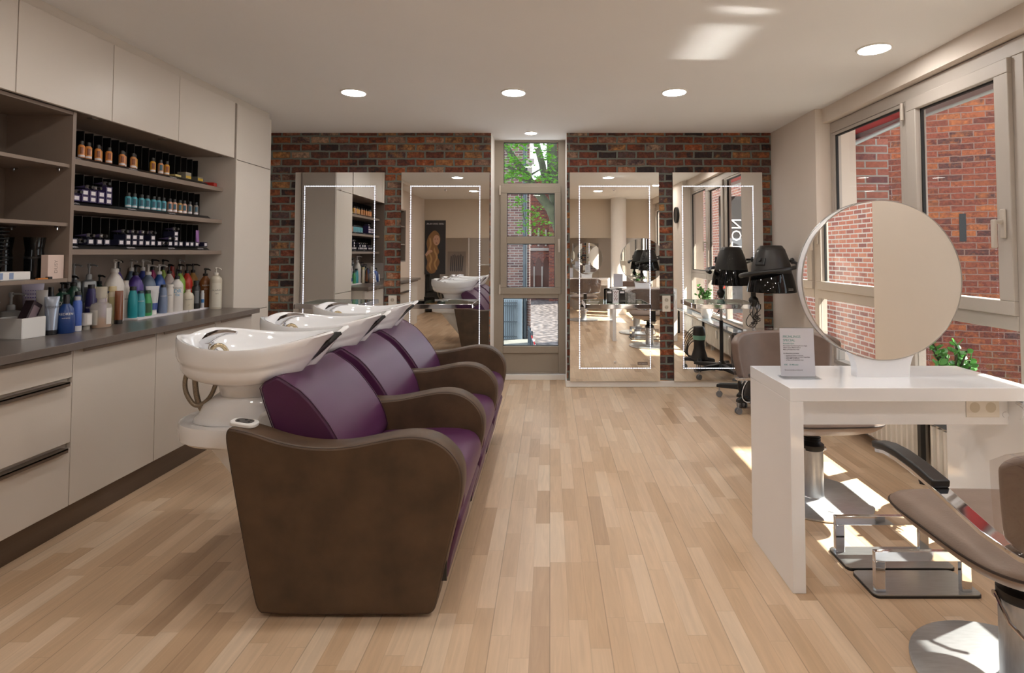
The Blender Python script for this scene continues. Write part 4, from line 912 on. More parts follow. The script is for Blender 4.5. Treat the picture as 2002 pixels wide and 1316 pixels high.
# ------------------------------------------------------------------ styling tables with round mirrors
def styling_table(cx, y0, lab, mlab, slab, hw=.4845):
    d = .43; yc = y0 + d/2
    t = thing('styling_table', lab, 'table', (cx, yc, 0), 0, 'white styling tables')
    P(t, 'tabletop', MB().box(-hw, hw, -d/2, d/2, .738, .79), m_desk, bevel=.0015)
    P(t, 'leg', MB().box(-hw, -hw + .052, -d/2, d/2, 0, .7375), m_desk, bevel=.0015)
    P(t, 'leg', MB().box(hw - .052, hw, -d/2, d/2, 0, .7375), m_desk, bevel=.0015)
    ap = P(t, 'apron', MB().box(-hw + .052, hw - .052, -d/2 + .075, d/2 - .075, .625, .7375), m_desk, bevel=.001)
    sp = P(ap, 'socket_plate', MB().box(.26, .395, -d/2 + .071, -d/2 + .075, .655, .73), m_socket, bevel=.003)
    for x in (.295, .36):
        P(ap, 'socket_well', MB().cyl((x, -d/2 + .0705, .695), (x, -d/2 + .0715, .695), .021, 20), mc('#cfc6b4'))
    P(ap, 'cable_cap', MB().cyl((.42, -d/2 + .071, .665), (.42, -d/2 + .075, .665), .012, 16), m_desk)
    P(t, 'cable_grommet', MB().cyl((hw - .0525, -d/2 + .03, .69), (hw - .056, -d/2 + .03, .69), .03, 20), m_desk)
    P(t, 'dryer_holder', MB().tube([(hw - .06, -d/2 + .02, .728), (hw - .06, -d/2 - .03, .722), (hw - .03, -d/2 - .07, .715), (hw + .01, -d/2 - .09, .712)], .007, 8), m_chrome)
    m = thing('round_mirror', mlab, 'mirror', (cx - .0, yc - .0, .79), 0, 'round table mirrors')
    R_ = .342; zc = .415
    dsk = MB().rings([[(R_*q*math.cos(2*PI*i/96), yy, zc + R_*q*math.sin(2*PI*i/96)) for i in range(96)] for q, yy in ((.995, -.026), (1, -.024), (1, .024), (.995, .026))])
    P(m, 'mirror_body', dsk, m_desk)
    for s in (-1, 1):
        P(m, 'mirror_glass', MB().rings([[(R_*.995*math.cos(2*PI*i/96), s*yy, zc + R_*.995*math.sin(2*PI*i/96)) for i in range(96)] for yy in (.0262, .0285)]), m_mirror, smooth=30)
        P(m, 'rim_band', MB().rings([[(R_*q*math.cos(2*PI*i/96), s*yy, zc + R_*q*math.sin(2*PI*i/96)) for i in range(96)] for q, yy in ((1.002, .022), (1.006, .022), (1.006, .0295), (.995, .0295), (.995, .0285), (1.002, .0285))], False, False), m_alu)
    st = []
    for z in [0, .02, .05, .08, .11, .14]:
        hwid = .113 + .05*max(0, (z - .02)/.12)**2.2
        st.append([(a, b_, z) for a, b_ in ((-hwid, -.024), (hwid, -.024), (hwid, .024), (-hwid, .024))])
    st = MB().rings(st)
    P(m, 'mirror_stand', st, m_desk, smooth=20)
    s = thing('acrylic_sign', slab, 'sign', (cx - .37, yc - .035, .79), -.02, 'acrylic table signs')
    P(s, 'sign_base', MB().box(-.075, .085, -.035, .035, 0, .004), m_acryl, smooth=0)
    P(s, 'acrylic_panel', MB().box(-.073, .073, -.004, -.0015, .004, .212).xf(Matrix.Rotation(-.06, 4, 'X')), m_acryl, smooth=0)
    P(s, 'acrylic_panel', MB().box(-.073, .073, .0015, .004, .004, .212).xf(Matrix.Rotation(-.06, 4, 'X')), m_acryl, smooth=0)
    pa = P(s, 'paper_sheet', MB().box(-.072, .072, -.0012, .0012, .006, .208).xf(Matrix.Rotation(-.06, 4, 'X')), m_paper)
    lines = [('FRÜHLINGS', .0145, .172, -.060, m_teal), ('SPECIAL', .0145, .157, -.060, m_teal), ('Beautiful Eyes', .0085, .1435, -.060, m_teal), ('Eine rundum Verschönerung für Ihre Augen', .0058, .134, -.060, m_ink), ('inklusive einem IMAGE AGE of', .0058, .126, -.060, m_ink), ('Make up Produkt Ihrer Wahl', .0058, .118, -.060, m_ink),
             ('Die Behandlung beinhaltet:', .0062, .102, -.060, m_ink), ('•  Augenbrauen färben und formen', .0056, .093, -.055, m_ink), ('•  Kleine Augenmassage mit hoher Augenpflege', .0056, .0865, -.055, m_ink), ('•  Augen Make up Beratung', .0056, .080, -.055, m_ink), ('•  Ihr Make up Produkt Ihrer Wahl', .0056, .0735, -.055, m_ink), ('45€   30 Minuten', .0085, .0545, -.058, m_teal), ('*Mit bis zum hohen Make up Produkt bis 24€', .0042, .032, -.058, m_ink)]
    for s_, size, z, x, mm in lines:
        P(pa, 'lettering', text_on(text_mb(s_, size, 'LEFT', bold=.00012), (x, -.0012, z), (1, 0, 0), (0, 0, 1), .0003).xf(Matrix.Rotation(-.06, 4, 'X')), mm, smooth=0)
    return t
styling_table(1.4275, 2.192, 'white gloss styling table in the right foreground', 'round mirror on the white table in the right foreground', 'acrylic sign with green and black print on the right foreground table')
styling_table(.80, -1.30, 'white styling table behind the camera, seen in the mirrors only', 'round mirror on the table seen in the wall mirrors only', 'acrylic sign on the table seen in the wall mirrors only')

# ------------------------------------------------------------------ styling chairs, front towards local +Y
def styling_chair(loc, rz, lab):
    t = thing('styling_chair', lab, 'chair', loc, rz, 'taupe styling chairs')
    P(t, 'base_plate', MB().lathe([(.001, 0), (.288, 0), (.292, .004), (.292, .010), (.286, .014), (.001, .016)], 64), m_steel)
    P(t, 'column', MB().lathe([(.060, .0155), (.056, .02), (.056, .275), (.044, .28)], 32), m_steel)
    bl = [(.040, .28)]
    for i in range(6): bl += [(.046, .284 + i*.012), (.041, .29 + i*.012)]
    P(t, 'gas_sleeve', MB().lathe([(.058, .262), (.061, .268), (.061, .29), (.050, .298)] + [(r, z + .018) for r, z in bl[1:]] + [(.05, .385)], 28), m_black)
    P(t, 'pump_lever', MB().cyl((-.065, .02, .268), (.065, .02, .268), .011, 12).tube([(-.06, .02, .268), (-.075, -.05, .22), (-.06, -.14, .185), (0, -.17, .175), (.06, -.14, .185), (.075, -.05, .22), (.06, .02, .268)], .006, 8), m_chrome)
    n = 64
    def outline(s, z, sy=0):
        o = []
        for i in range(n):
            a = 2*PI*i/n; c, q = math.cos(a), math.sin(a)
            e_ = .34 if q > 0 else .55; x = .272*s*math.copysign(abs(c)**e_, c); y = .285*s*math.copysign(abs(q)**e_, q)
            if q > 0: y += .012*s*(1 - (x/(.272*s))**2)
            o.append((x, y - .005 + sy, z - (.02*(1 - abs(c)) if False else 0)))
        return o
    seat = MB().rings([outline(.22, .372), outline(.45, .378), outline(.70, .395), outline(.88, .42), outline(.97, .443), outline(1.0, .458), outline(.995, .468), outline(.96, .478), outline(.85, .487), outline(.5, .492), outline(.1, .493)])
    s = P(t, 'seat', seat, m_chair, smooth=60)
    P(s, 'piping', MB().tube(outline(1.002, .461), .004, 6, closed=True), m_seam)
    P(t, 'seat_plate', MB().box(-.09, .09, -.09, .09, .36, .375), m_black, bevel=.003)
    # curved back
    def back(dr, off, z0, z1, am, wav=0):
        U, V = 24, 12; pts = {}
        for side in (0, 1):
            for u in range(U + 1):
                for v in range(V + 1):
                    a = (-1 + 2*u/U)*am; uu = abs(-1 + 2*u/U)
                    zt = z1 - .05*uu**7; zb = z0 + .05*uu**7
                    z = zb + (zt - zb)*v/V
                    r = .37 + off + (dr if side else 0) - .03*((v/V) - .5)**2 + .035*(v/V)
                    pts[side, u, v] = (r*math.sin(a), -.06 - r*math.cos(a), z)
        mb = MB(); idx = {k_: i for i, k_ in enumerate(pts)}; fs = []
        for u in range(U):
            for v in range(V):
                for sd in (0, 1): fs.append((idx[sd, u, v], idx[sd, u+1, v], idx[sd, u+1, v+1], idx[sd, u, v+1]))
            for v in (0, V): fs.append((idx[0, u, v], idx[0, u+1, v], idx[1, u+1, v], idx[1, u, v]))
        for v in range(V):
            for u in (0, U): fs.append((idx[0, u, v], idx[0, u, v+1], idx[1, u, v+1], idx[1, u, v]))
        return mb.add(list(pts.values()), fs)
    b = P(t, 'backrest', back(.045, -.03, .545, .835, .88), m_chairbk, bevel=.012, seg=3, smooth=50)
    P(b, 'plastic_cover', back(.004, .021, .535, .848, .91), m_film, smooth=60)
    # chrome band: arm, round the back, arm
    side = [(.285, .222, .634), (.287, .17, .646), (.288, .10, .648), (.288, .02, .640), (.288, -.08, .622), (.286, -.16, .602), (.282, -.24, .582), (.265, -.33, .566)]
    rear = [(.19, -.405, .558), (.10, -.440, .556), (0, -.452, .555)]
    right = side + rear; left = [(-x, y, z) for x, y, z in right[::-1]][1:]
    fr = MB().tube(right + left, .01, flat=(.023, .007), up=(0, 0, 1))
    a = P(t, 'arm_band', fr, m_chrome, smooth=50, bevel=.002)
    for s_ in (1, -1):
        pd = MB().tube([(s_*x, y + (.012 if i == 0 else 0), z + .018) for i, (x, y, z) in enumerate(side[:5])], .01, flat=(.027, .012), up=(0, 0, 1))
        P(a, 'arm_pad', pd, m_black, smooth=50, bevel=.006, seg=3)
    P(t, 'back_bracket', MB().box(-.03, .03, -.40, -.10, .36, .372).prism([(-.40, .36), (-.445, .40), (-.45, .56), (-.435, .56), (-.42, .41), (-.38, .372)], 'x', -.03, .03), m_black, bevel=.003)
    return t
styling_chair((1.44, 1.73, 0), 0.0, 'taupe styling chair in the right foreground, cut off by the right edge')
styling_chair((1.42, 3.035, 0), PI + .06, 'taupe styling chair behind the white table, its back to the brick wall')
styling_chair((.67, -.02, 0), PI, 'taupe styling chair seen in the wall mirrors only')
# footrests
for y0, x0, x1, lab in ((2.16, 1.243, 1.66, 'front one of two chrome footrests under the white table'), (2.342, 1.238, 1.69, 'rear one of two chrome footrests under the white table')):
    t = thing('footrest', lab, 'footrest', ((x0+x1)/2, y0 + .085, 0), 0, 'chrome footrests')
    h = (x1 - x0)/2
    pl = rrect(2*h, .17, .022, 5)
    P(t, 'rubber_edge', MB().prism(pl, 'z', 0, .009), m_black)
    P(t, 'base_plate', MB().prism([(x*.992, y*.98) for x, y in pl], 'z', .009, .013), m_plate)
    yb_ = -.055 if y0 < 2.3 else .05
    P(t, 'foot_bar', MB().box(-h + .014, h - .03, yb_ - .010, yb_ + .010, .128, .166).box(-h + .014, -h + .054, yb_ - .010, yb_ + .010, .013, .128).box(h - .07, h - .03, yb_ - .010, yb_ + .010, .013, .128), m_chrome, bevel=.002)

# ------------------------------------------------------------------ hood dryer and appliance column
def star_base(t, n, r, z, mat, a0, hub=.05):
    P(t, 'base_hub', MB().lathe([(hub*1.5, z - .045), (hub*1.5, z - .01), (hub, z + .02), (.022, z + .05), (.001, z + .052)], 24), mat)
    for i in range(n):
        a = a0 + 2*PI*i/n; c, s = math.cos(a), math.sin(a)
        def sec(d, wd, zt, zb): return [(d*c - wd*s, d*s + wd*c, zb), (d*c + wd*s, d*s - wd*c, zb), (d*c + wd*.7*s, d*s - wd*.7*c, zt), (d*c - wd*.7*s, d*s + wd*.7*c, zt)]
        l = P(t, 'base_leg', MB().rings([sec(.03, .034, z + .02, z - .04), sec(r*.5, .03, z + .012, z - .035), sec(r*.9, .027, z, z - .035), sec(r, .024, z - .01, z - .035)]), mat, bevel=.006)
        P(l, 'caster_wheel', MB().cyl((r*.93*c - .016*s, r*.93*s + .016*c, .027), (r*.93*c - .006*s, r*.93*s + .006*c, .027), .027, 16).cyl((r*.93*c + .016*s, r*.93*s - .016*c, .027), (r*.93*c + .006*s, r*.93*s - .006*c, .027), .027, 16), m_rubber)
        P(l, 'caster_fork', MB().cyl((r*.93*c, r*.93*s, .025), (r*.93*c, r*.93*s, z - .03), .006, 8), m_steel)
t = thing('hood_dryer', 'black hood dryer on a wheeled stand before the rightmost mirror', 'hair dryer', (1.836, 5.0, 0), 0)
star_base(t, 5, .33, .125, m_black, 2.7)
P(t, 'post', MB().cyl((0, 0, .15), (0, 0, .60), .020, 16), m_black)
P(t, 'upper_post', MB().cyl((0, 0, .60), (0, 0, .86), .0145, 16), m_alu)
P(t, 'joint', MB().lathe([(.022, .84), (.03, .86), (.042, .89), (.040, .91), (.022, .93), (.022, .96)], 20), m_black)
P(t, 'neck_post', MB().cyl((0, 0, .95), (0, 0, 1.10), .022, 16, .026), m_black)
hx, hy, hz = .135, -.07, .975            # centre of the hood rim, local
hood = MB().lathe([(.165, .165), (.172, .168), (.163, .23), (.145, .30), (.118, .375), (.098, .405), (.088, .412), (.001, .416)], 40, (hx, hy, hz))
P(t, 'hood', hood, m_blackm)
vz = MB().lathe([(.206, .0), (.210, .004), (.203, .05), (.190, .11), (.173, .168), (.169, .168), (.186, .11), (.199, .05), (.205, .004)], 40, (hx, hy, hz))
P(t, 'visor', vz, m_visor)
P(t, 'top_cap_seam', MB().lathe([(.1195, .372), (.1205, .374), (.1195, .377)], 40, (hx, hy, hz)), m_black)
# control panel towards the camera, to the left
a = math.radians(-146); ca, sa = math.cos(a), math.sin(a)
cp = P(t, 'control_panel', MB().box(-.015, .012, -.045, .045, -.035, .035).xf(Matrix.Translation((hx + .150*ca, hy + .150*sa, hz + .27)) @ Matrix.Rotation(a, 4, 'Z') @ Matrix.Rotation(-.35, 4, 'Y')), m_black, bevel=.006)
P(cp, 'dial', MB().cyl((.01, 0, .012), (.028, 0, .012), .017, 16).xf(Matrix.Translation((hx + .150*ca, hy + .150*sa, hz + .27)) @ Matrix.Rotation(a, 4, 'Z') @ Matrix.Rotation(-.35, 4, 'Y')), m_blackm)
# tilting yoke: a ring arm from the pivot on the right, round the front to the post
ring = []
for q in range(23):
    th = math.radians(20 - 215*q/22)
    rr = .205 + .05*(q/22)**.7
    ring.append((hx + rr*math.cos(th), hy + rr*math.sin(th), hz + .275 - .135*(q/22)**.9))
P(t, 'yoke_arm', MB().tube(ring, [.011 + .011*(q/22)**.6 for q in range(23)], 10), m_black, smooth=60)
pv = MB().lathe([(.001, -.012), (.024, -.01), (.028, 0), (.024, .012), (.001, .014)], 20)
P(t, 'pivot_knob', MB().lathe([(.001, -.02), (.012, -.018), (.012, .035), (.027, .04), (.029, .052), (.022, .06), (.001, .062)], 18).xf(Matrix.Translation((hx + .165, hy + .055, hz + .275)) @ Matrix.Rotation(PI/2, 4, 'Y') ), m_black)
P(t, 'yoke_clamp', MB().tube([(0, 0, 1.08), (-.01, -.03, 1.11), (-.005, -.06, hz + .15)], [.026, .024, .02], 12), m_black)
mk = MB()
for q in range(7):
    a_ = math.radians(-70 + 2.4*q); b0 = MB().box(.2075, .2095, -.0026, .0026, .024, .034).box(.2065, .2085, -.0018, .0018, .040, .044).xf(Matrix.Rotation(a_, 4, 'Z')); mk.add(b0.v, b0.f)
P(t, 'maker_mark', mk.move((hx, hy, hz)), m_alu)
cb = MB()
for q in range(4):
    a0 = q*.9; pts = [(.03*math.cos(a0) + .025*math.sin(s_*2.2 + q), -.035 + .02*math.sin(s_*3 + a0), .89 - .02*s_ - .09*math.sin(PI*s_/6*1.0)*(1 + .25*q)) for s_ in range(7)]
    cb.tube(spl(pts), .0035, 6)
cb.tube(spl([(-.02, -.03, .80), (-.06, -.04, .76), (-.085, -.045, .71), (-.07, -.05, .67), (-.02, -.05, .66), (.01, -.045, .70), (.02, -.04, .78), (.0, -.03, .87)]), .0035, 6)
P(t, 'power_cable', cb, m_black, smooth=60)

t = thing('steamer_column', 'black tapered appliance column with mint band and coiled cables, on wheels, behind the white table', 'appliance', (1.70, 4.62, 0), 0)
P(t, 'column_body', MB().lathe([(.001, .14), (.10, .12), (.085, .16), (.062, .24), (.060, .30), (.072, .385), (.070, .42), (.066, .455), (.052, .485), (.044, .488), (.001, .47)], 32), m_blackm)
P(t, 'mint_band', MB().lathe([(.0668, .338), (.0713, .365), (.0738, .388), (.0728, .388), (.0655, .338)], 32), mc('#7fb8a4'))
star_base(t, 4, .17, .13, m_black, 3.4, .045)
cb = MB()
for q in range(6):
    th0 = q*1.1; rr = .085 + .012*q
    cb.tube([(-.05 + rr*math.cos(a)*.8, -.06 + .02*math.sin(2*a + q), .215 + rr*1.1*math.sin(a) + .02*q + .4*rr*math.cos(a)) for a in [2*PI*j/20 for j in range(20)]], .0045, 6, closed=True)
P(t, 'power_cable', cb, m_black, smooth=60)
wc = MB().tube([(-.05 + .11*math.cos(a)*.8, -.085, .22 + .10*math.sin(a) + .05*math.cos(a)) for a in [2*PI*j/20 for j in range(20)]], .0035, 6, closed=True)
P(t, 'white_cable', wc, m_plast, smooth=60)

# ------------------------------------------------------------------ radiators, ledge, plant
XLD = 2.118
tag(mesh_obj('window_ledge', MB().prism([(2.12, 1.62), (2.33, 1.62), (2.33, 4.57), (2.19, 4.57), (XLD, 4.50)], 'z', .372, .40), m_granite, bevel=.002), 'dark polished stone ledge along the side window', 'ledge')
for i, y in enumerate((1.75, 3.214, 4.45)):
    t = thing('ledge_post', ['black square post under the near end of the ledge', 'black square post under the middle of the ledge', 'black square post under the far end of the ledge'][i], 'post', (2.135, y, 0), 0, 'ledge posts')
    P(t, 'post_tube', MB().box(-.014, .014, -.014, .014, .008, .371), m_stdark); P(t, 'foot', MB().cyl((0, 0, 0), (0, 0, .009), .017, 12), m_black)
for i, (a_, b_) in enumerate(((1.95, 3.19), (3.25, 4.34))):
    t = thing('radiator', ['white ribbed radiator under the near half of the ledge', 'white ribbed radiator under the far half of the ledge'][i], 'radiator', (2.215, (a_+b_)/2, 0), 0, 'radiators under the ledge')
    rb = MB(); prof = []
    n = int((b_ - a_)/.05)
    for j in range(n):
        y0_ = a_ + (b_-a_)*j/n; y1_ = a_ + (b_-a_)*(j+.62)/n
        rb.prism([(2.168, y0_), (2.152, y0_ + .008), (2.152, y1_ - .008), (2.168, y1_)], 'z', .10, .345)
    P(t, 'front_panel', MB().box(2.168, 2.20, a_, b_, .085, .36), m_rad, True, bevel=.003)
    P(t, 'ribs', rb, m_rad, True)
    P(t, 'rear_panel', MB().box(2.24, 2.265, a_, b_, .085, .36), m_rad, True, bevel=.003)
    P(t, 'bracket', MB().box(2.20, 2.24, a_ + .1, a_ + .13, .0, .34).box(2.20, 2.24, b_ - .13, b_ - .1, 0, .34), m_rad, True)
    P(t, 'heat_meter', MB().box(2.135, 2.152, (a_+b_)/2 - .02, (a_+b_)/2 + .02, .22, .32), m_plast, True, bevel=.004)
    if i == 1: P(t, 'valve', MB().cyl((2.20, b_ + .03, .33), (2.12, b_ + .03, .33), .02, 14).cyl((2.21, b_ - .01, .33), (2.21, b_ + .06, .33), .009, 10).cyl((2.21, b_ + .06, .33), (2.21, b_ + .06, .0), .009, 10), m_plast, True)
t = thing('jade_plant', 'jade plant with thick green leaves in a white pot on the window ledge', 'plant', (2.225, 3.07, .40), 0)
P(t, 'pot', MB().lathe([(.001, 0), (.055, 0), (.078, .05), (.085, .11), (.080, .155), (.073, .158), (.074, .12), (.001, .12)], 32), m_pot)
P(t, 'soil', MB().lathe([(.074, .13), (.001, .135)], 20), m_soil)
br = MB(); lf = MB(); RP = random.Random(3)
for q in range(11):
    a_ = q*2.4; d_ = Vector((math.cos(a_)*.075 - .035, math.sin(a_)*.12 - .02, RP.uniform(.18, .36)))
    p0 = Vector((0, 0, .12)); p1 = p0 + Vector((d_.x*.4, d_.y*.4, d_.z*.55)); p2 = p0 + d_
    br.tube([p0, p1, p2], [.009, .007, .004], 7)
    for j in range(13):
        f = RP.uniform(.3, 1.08); c_ = p0 + (p1 - p0)*min(1, f*2) if f < .5 else p1 + (p2 - p1)*((f - .5)*2)
        dr = Vector((RP.uniform(-1, 1), RP.uniform(-1, 1), RP.uniform(-.2, .9))).normalized()
        L_ = RP.uniform(.034, .052); sd = dr.orthogonal().normalized(); up = dr.cross(sd)
        ci = [c_ + dr*L_*u_ + sd*L_*.36*v_ for u_, v_ in ((0, 0), (.3, .7), (.65, 1), (.95, .55), (1.05, 0), (.95, -.55), (.65, -1), (.3, -.7))]
        lf.rings([[tuple(p + up*.002) for p in ci], [tuple(p - up*.002) for p in ci]])
P(t, 'stem', br, m_bark); fo = P(t, 'foliage', lf, m_leaf)
# clock on the pier
t = thing('wall_clock', 'round black-rimmed wall clock between the side windows, seen in a mirror', 'clock', (2.215, 1.38, 1.98), 0)
P(t, 'rim', MB().lathe([(.135, 0), (.14, .004), (.14, .04), (.125, .042), (.125, .03)], 40).xf(Matrix.Rotation(-PI/2, 4, 'Y')), m_black)
P(t, 'dial', MB().cyl((-.002, 0, 0), (-.028, 0, 0), .128, 40), m_paper); P(t, 'clock_hand', MB().box(-.032, -.03, -.004, .004, 0, .09).box(-.032, -.03, -.07, 0, -.004, .004), m_black)

# ------------------------------------------------------------------ things behind the camera, seen in the mirrors
t = thing('salon_poster', 'tall dark poster of a person with long wavy hair, seen in a mirror', 'poster', (-2.55, -1.335, .85), 0)
P(t, 'poster_board', MB().box(-.23, .23, -.012, 0, 0, 1.2), mc('#26262b', .5))
def blob(p): return [(q[0], q[1]) for q in spl([(a, b, 0) for a, b in p + [p[0]]])[:-1]]
hp = P(t, 'hair_print', MB().prism(blob([(.0, .04), (-.10, .02), (-.19, .12), (-.17, .28), (-.21, .42), (-.17, .55), (-.19, .70), (-.14, .86), (-.03, .97), (.06, .93), (.11, .82), (.10, .70), (.05, .62), (.09, .50), (.05, .40), (.10, .28), (.06, .16)]), 'y', 0, .0015), mc('#8a6540', .6))
P(hp, 'hair_strand', MB().prism(blob([(-.08, .06), (-.14, .2), (-.10, .34), (-.15, .5), (-.12, .66), (-.13, .8), (-.10, .8), (-.08, .66), (-.11, .5), (-.06, .34), (-.09, .2)]), 'y', .0015, .0022).prism(blob([(.02, .1), (-.03, .24), (.02, .38), (-.03, .52), (-.02, .6), (.01, .52), (.06, .38), (.01, .24), (.05, .12)]), 'y', .0015, .0022), mc('#b48c5c', .6))
P(t, 'face_print', MB().prism([(.03 + .075*math.cos(q*PI/12), .76 + .115*math.sin(q*PI/12)) for q in range(24)], 'y', .0022, .003).prism(blob([(-.19, .40), (-.12, .47), (-.06, .50), (-.08, .54), (-.15, .53), (-.22, .44)]), 'y', .0022, .003), mc('#c59a80', .6))
P(t, 'features_print', MB().prism([(.055 + .016*math.cos(q*PI/6), .785 + .008*math.sin(q*PI/6)) for q in range(12)], 'y', .003, .0035).prism([(.0 + .016*math.cos(q*PI/6), .785 + .008*math.sin(q*PI/6)) for q in range(12)], 'y', .003, .0035).prism([(.03 + .022*math.cos(q*PI/6), .695 + .009*math.sin(q*PI/6)) for q in range(12)], 'y', .003, .0035), mc('#7a3f38', .6))
P(t, 'lettering', text_on(text_mb('LIEBE DEIN HAAR', .05), (0, 0, 1.12), (-1, 0, 0), (0, 0, 1), .002), m_paper)
t = thing('canvas_print', 'pale canvas with grey brush strokes on the rear partition, seen in a mirror', 'picture', (-2.28, -2.585, 1.0), 0)
P(t, 'canvas', MB().box(-.22, .22, -.014, .012, -.36, .36), mc('#b7aaa2', .7))
bs = MB()
for q in range(7): bs.prism([(-.16 + q*.045, -.1), (-.145 + q*.048, .25 + .03*(q % 3)), (-.12 + q*.048, .25 + .02*(q % 2)), (-.13 + q*.045, -.14)], 'y', .012, .013)
P(t, 'brush_stroke', bs, mc('#6f6c70', .7))
t = thing('reception_desk', 'rounded beige reception desk in the rear room, seen in a mirror', 'desk', (-1.2, -3.3, 0), 0)
P(t, 'desk_body', MB().prism(rrect(1.3, .5, .22, 8), 'z', 0, 1.0), m_tan); P(t, 'desk_top', MB().prism(rrect(1.34, .54, .23, 8), 'z', 1.0, 1.03), m_white)
t = thing('waiting_bench', 'long black bench against the rear partition, seen in a mirror', 'bench', (-2.4, -1.95, 0), 0)
P(t, 'bench_seat', MB().box(-.38, .38, -.6, .5, .02, .45), m_black, bevel=.02); P(t, 'bench_back', MB().box(-.38, -.28, -.6, .5, .45, .85), m_black, bevel=.02)
t = thing('rear_cabinet', 'grey cabinet beside the column in the rear room, seen in a mirror', 'cabinet', (.85, -2.3, 0), 0)
P(t, 'carcass', MB().box(-.3, .3, -.2, .2, 0, 1.55), mc('#aaa39c', .5), bevel=.004); P(t, 'door', MB().box(-.29, .29, .2, .215, .05, 1.5), mc('#a19a93', .5), bevel=.003)
# ------------------------------------------------------------------ outside
m_ch = Mbrick('church_brick', ['#6b3426', '#85442b', '#5a2d24', '#96502e', '#73392a', '#a05a30', '#4c2e29', '#80402c'], '#7d5f52',   .25, .076, .0065, (.94, -.34), bump=.6, wob=.010, dirt=.5, seed=1.3, mottle=.4)
m_pier = Mbrick('pale_pier_brick', ['#8a4c3c', '#975b48', '#743f36', '#9e624c', '#5c3638', '#8f503c'], '#8c8177', .235, .078, .009, (1, 1), bump=.5, wob=.003, dirt=.3)
m_across = Mbrick('facing_brick', ['#8a4a3a', '#985842', '#773d32', '#9e644a', '#683832', '#90503a'], '#9b9188', .24, .078, .011, (0, 1), bump=.4, wob=.003, dirt=.3)
m_bld = Mbrick('old_house_brick', ['#6d4e48', '#5d4240', '#785650', '#523c3c', '#805e54'], '#8d857e', .25, .075, .012, (1, 1), bump=.3, wob=.003, dirt=.25)
m_chf = Mbrick('far_church_brick', ['#74392c', '#622f27', '#80432f', '#522b27'], '#705548', .25, .08, .010, (1, 1), bump=.3, wob=.003, dirt=.3)
m_cob = bpy.data.materials.new('cobblestones'); m_cob.use_nodes = True
_n = m_cob.node_tree.nodes; _l = m_cob.node_tree.links; _b = _n['Principled BSDF']; inp(_b, 'Roughness', .5)
_g = _n.new('ShaderNodeNewGeometry'); _v = _n.new('ShaderNodeTexVoronoi'); _v.inputs['Scale'].default_value = 5.5; _l.new(_g.outputs['Position'], _v.inputs['Vector'])
_r = _n.new('ShaderNodeValToRGB'); _l.new(_v.outputs['Distance'], _r.inputs[0])
_r.color_ramp.elements[0].color = lin('#6e6663'); _r.color_ramp.elements[0].position = .25; _r.color_ramp.elements[1].color = lin('#3a3432'); _r.color_ramp.elements[1].position = .62
_l.new(_r.outputs[0], _b.inputs['Base Color'])
_p = _n.new('ShaderNodeBump'); _p.invert = True; _p.inputs['Distance'].default_value = .05; _l.new(_v.outputs['Distance'], _p.inputs['Height']); _l.new(_p.outputs[0], _b.inputs['Normal'])
m_yard = M('yard_paving', '#8d8880', .8, vary=.15, vscale=3)
m_red = M('red_awning_cloth', '#a6363a', .8, vary=.04)
m_awn = M('grey_awning_rail', '#a8b4b6', .4, vary=.02)
m_wash = M('weathered_whitewash', '#93a0a8', .85, vary=.12, vscale=1.5)
m_iron = M('grey_iron', '#464f55', .5)
m_slate = M('slate', '#5f6468', .7)
m_stone = M('pale_stone', '#958d85', .8)
GZ = -1.18
struct('trim_yard', MB().box(2.56, 12, -8, 9.5, -.85, -.7), m_yard)
struct('trim_street', MB().box(-12, 12, 9.5, 60, GZ - .1, GZ), m_cob)
struct('trim_pavement', MB().box(-3, -.42, 12.5, 16, GZ, GZ + .03), M('grey_pavement', '#63645f', .8, vary=.2, vscale=2), bevel=.01)
# exterior of the building and the brick pier beyond the side window
t = thing('brick_pier', 'pale red brick pier of the house just outside the left pane of the side window', 'wall', (2.95, 5.75, 0), 0)
P(t, 'pier_wall', MB().box(2.56, 3.45, 5.60, 6.2, -.7, 2.485), m_pier, True)
P(t, 'white_post', MB().box(2.60, 2.66, 5.50, 5.56, -.7, 2.48).cyl((2.72, 5.53, -.7), (2.72, 5.53, 2.47), .022, 12), m_awn, True)
t = thing('church_wall', 'old dark red brick church wall across the yard, behind the side window', 'building', (5.2, 6.6, 0), 0)
n_ = Vector((-.34, -.94, 0)); d_ = Vector((.94, -.34, 0)); c_ = Vector((3.0, 7.45, 0))
def pl(u, dn, z): q = c_ + d_*u - n_*dn; return (q.x, q.y, z)
P(t, 'wall_face', MB().add([pl(-1.5, 0, -.7), pl(8, 0, -.7), pl(8, .4, -.7), pl(-1.5, .4, -.7), pl(-1.5, 0, 3.75), pl(8, 0, 3.75), pl(8, .4, 3.75), pl(-1.5, .4, 3.75)], [(0, 1, 5, 4), (1, 2, 6, 5), (2, 3, 7, 6), (3, 0, 4, 7), (4, 5, 6, 7), (0, 3, 2, 1)]), m_ch, True)
P(t, 'unseen_sun_block', MB().box(5.2, 13, 8.8, 18, -.7, 14), m_ch, True)  # unseen tall block, added to keep the sun off the narrow window
u0 = 2.12
P(t, 'wall_slit', MB().add([pl(u0, -.004, 1.46), pl(u0 + .07, -.004, 1.46), pl(u0 + .07, -.004, 1.80), pl(u0, -.004, 1.80), pl(u0, .05, 1.46), pl(u0 + .07, .05, 1.46), pl(u0 + .07, .05, 1.80), pl(u0, .05, 1.80)], [(0, 1, 2, 3), (0, 4, 5, 1), (1, 5, 6, 2), (2, 6, 7, 3), (3, 7, 4, 0)]), m_dark, True)
t = thing('brick_house', 'red brick house facing the side windows, seen in the round mirror', 'building', (5.2, -3, 0), 0)
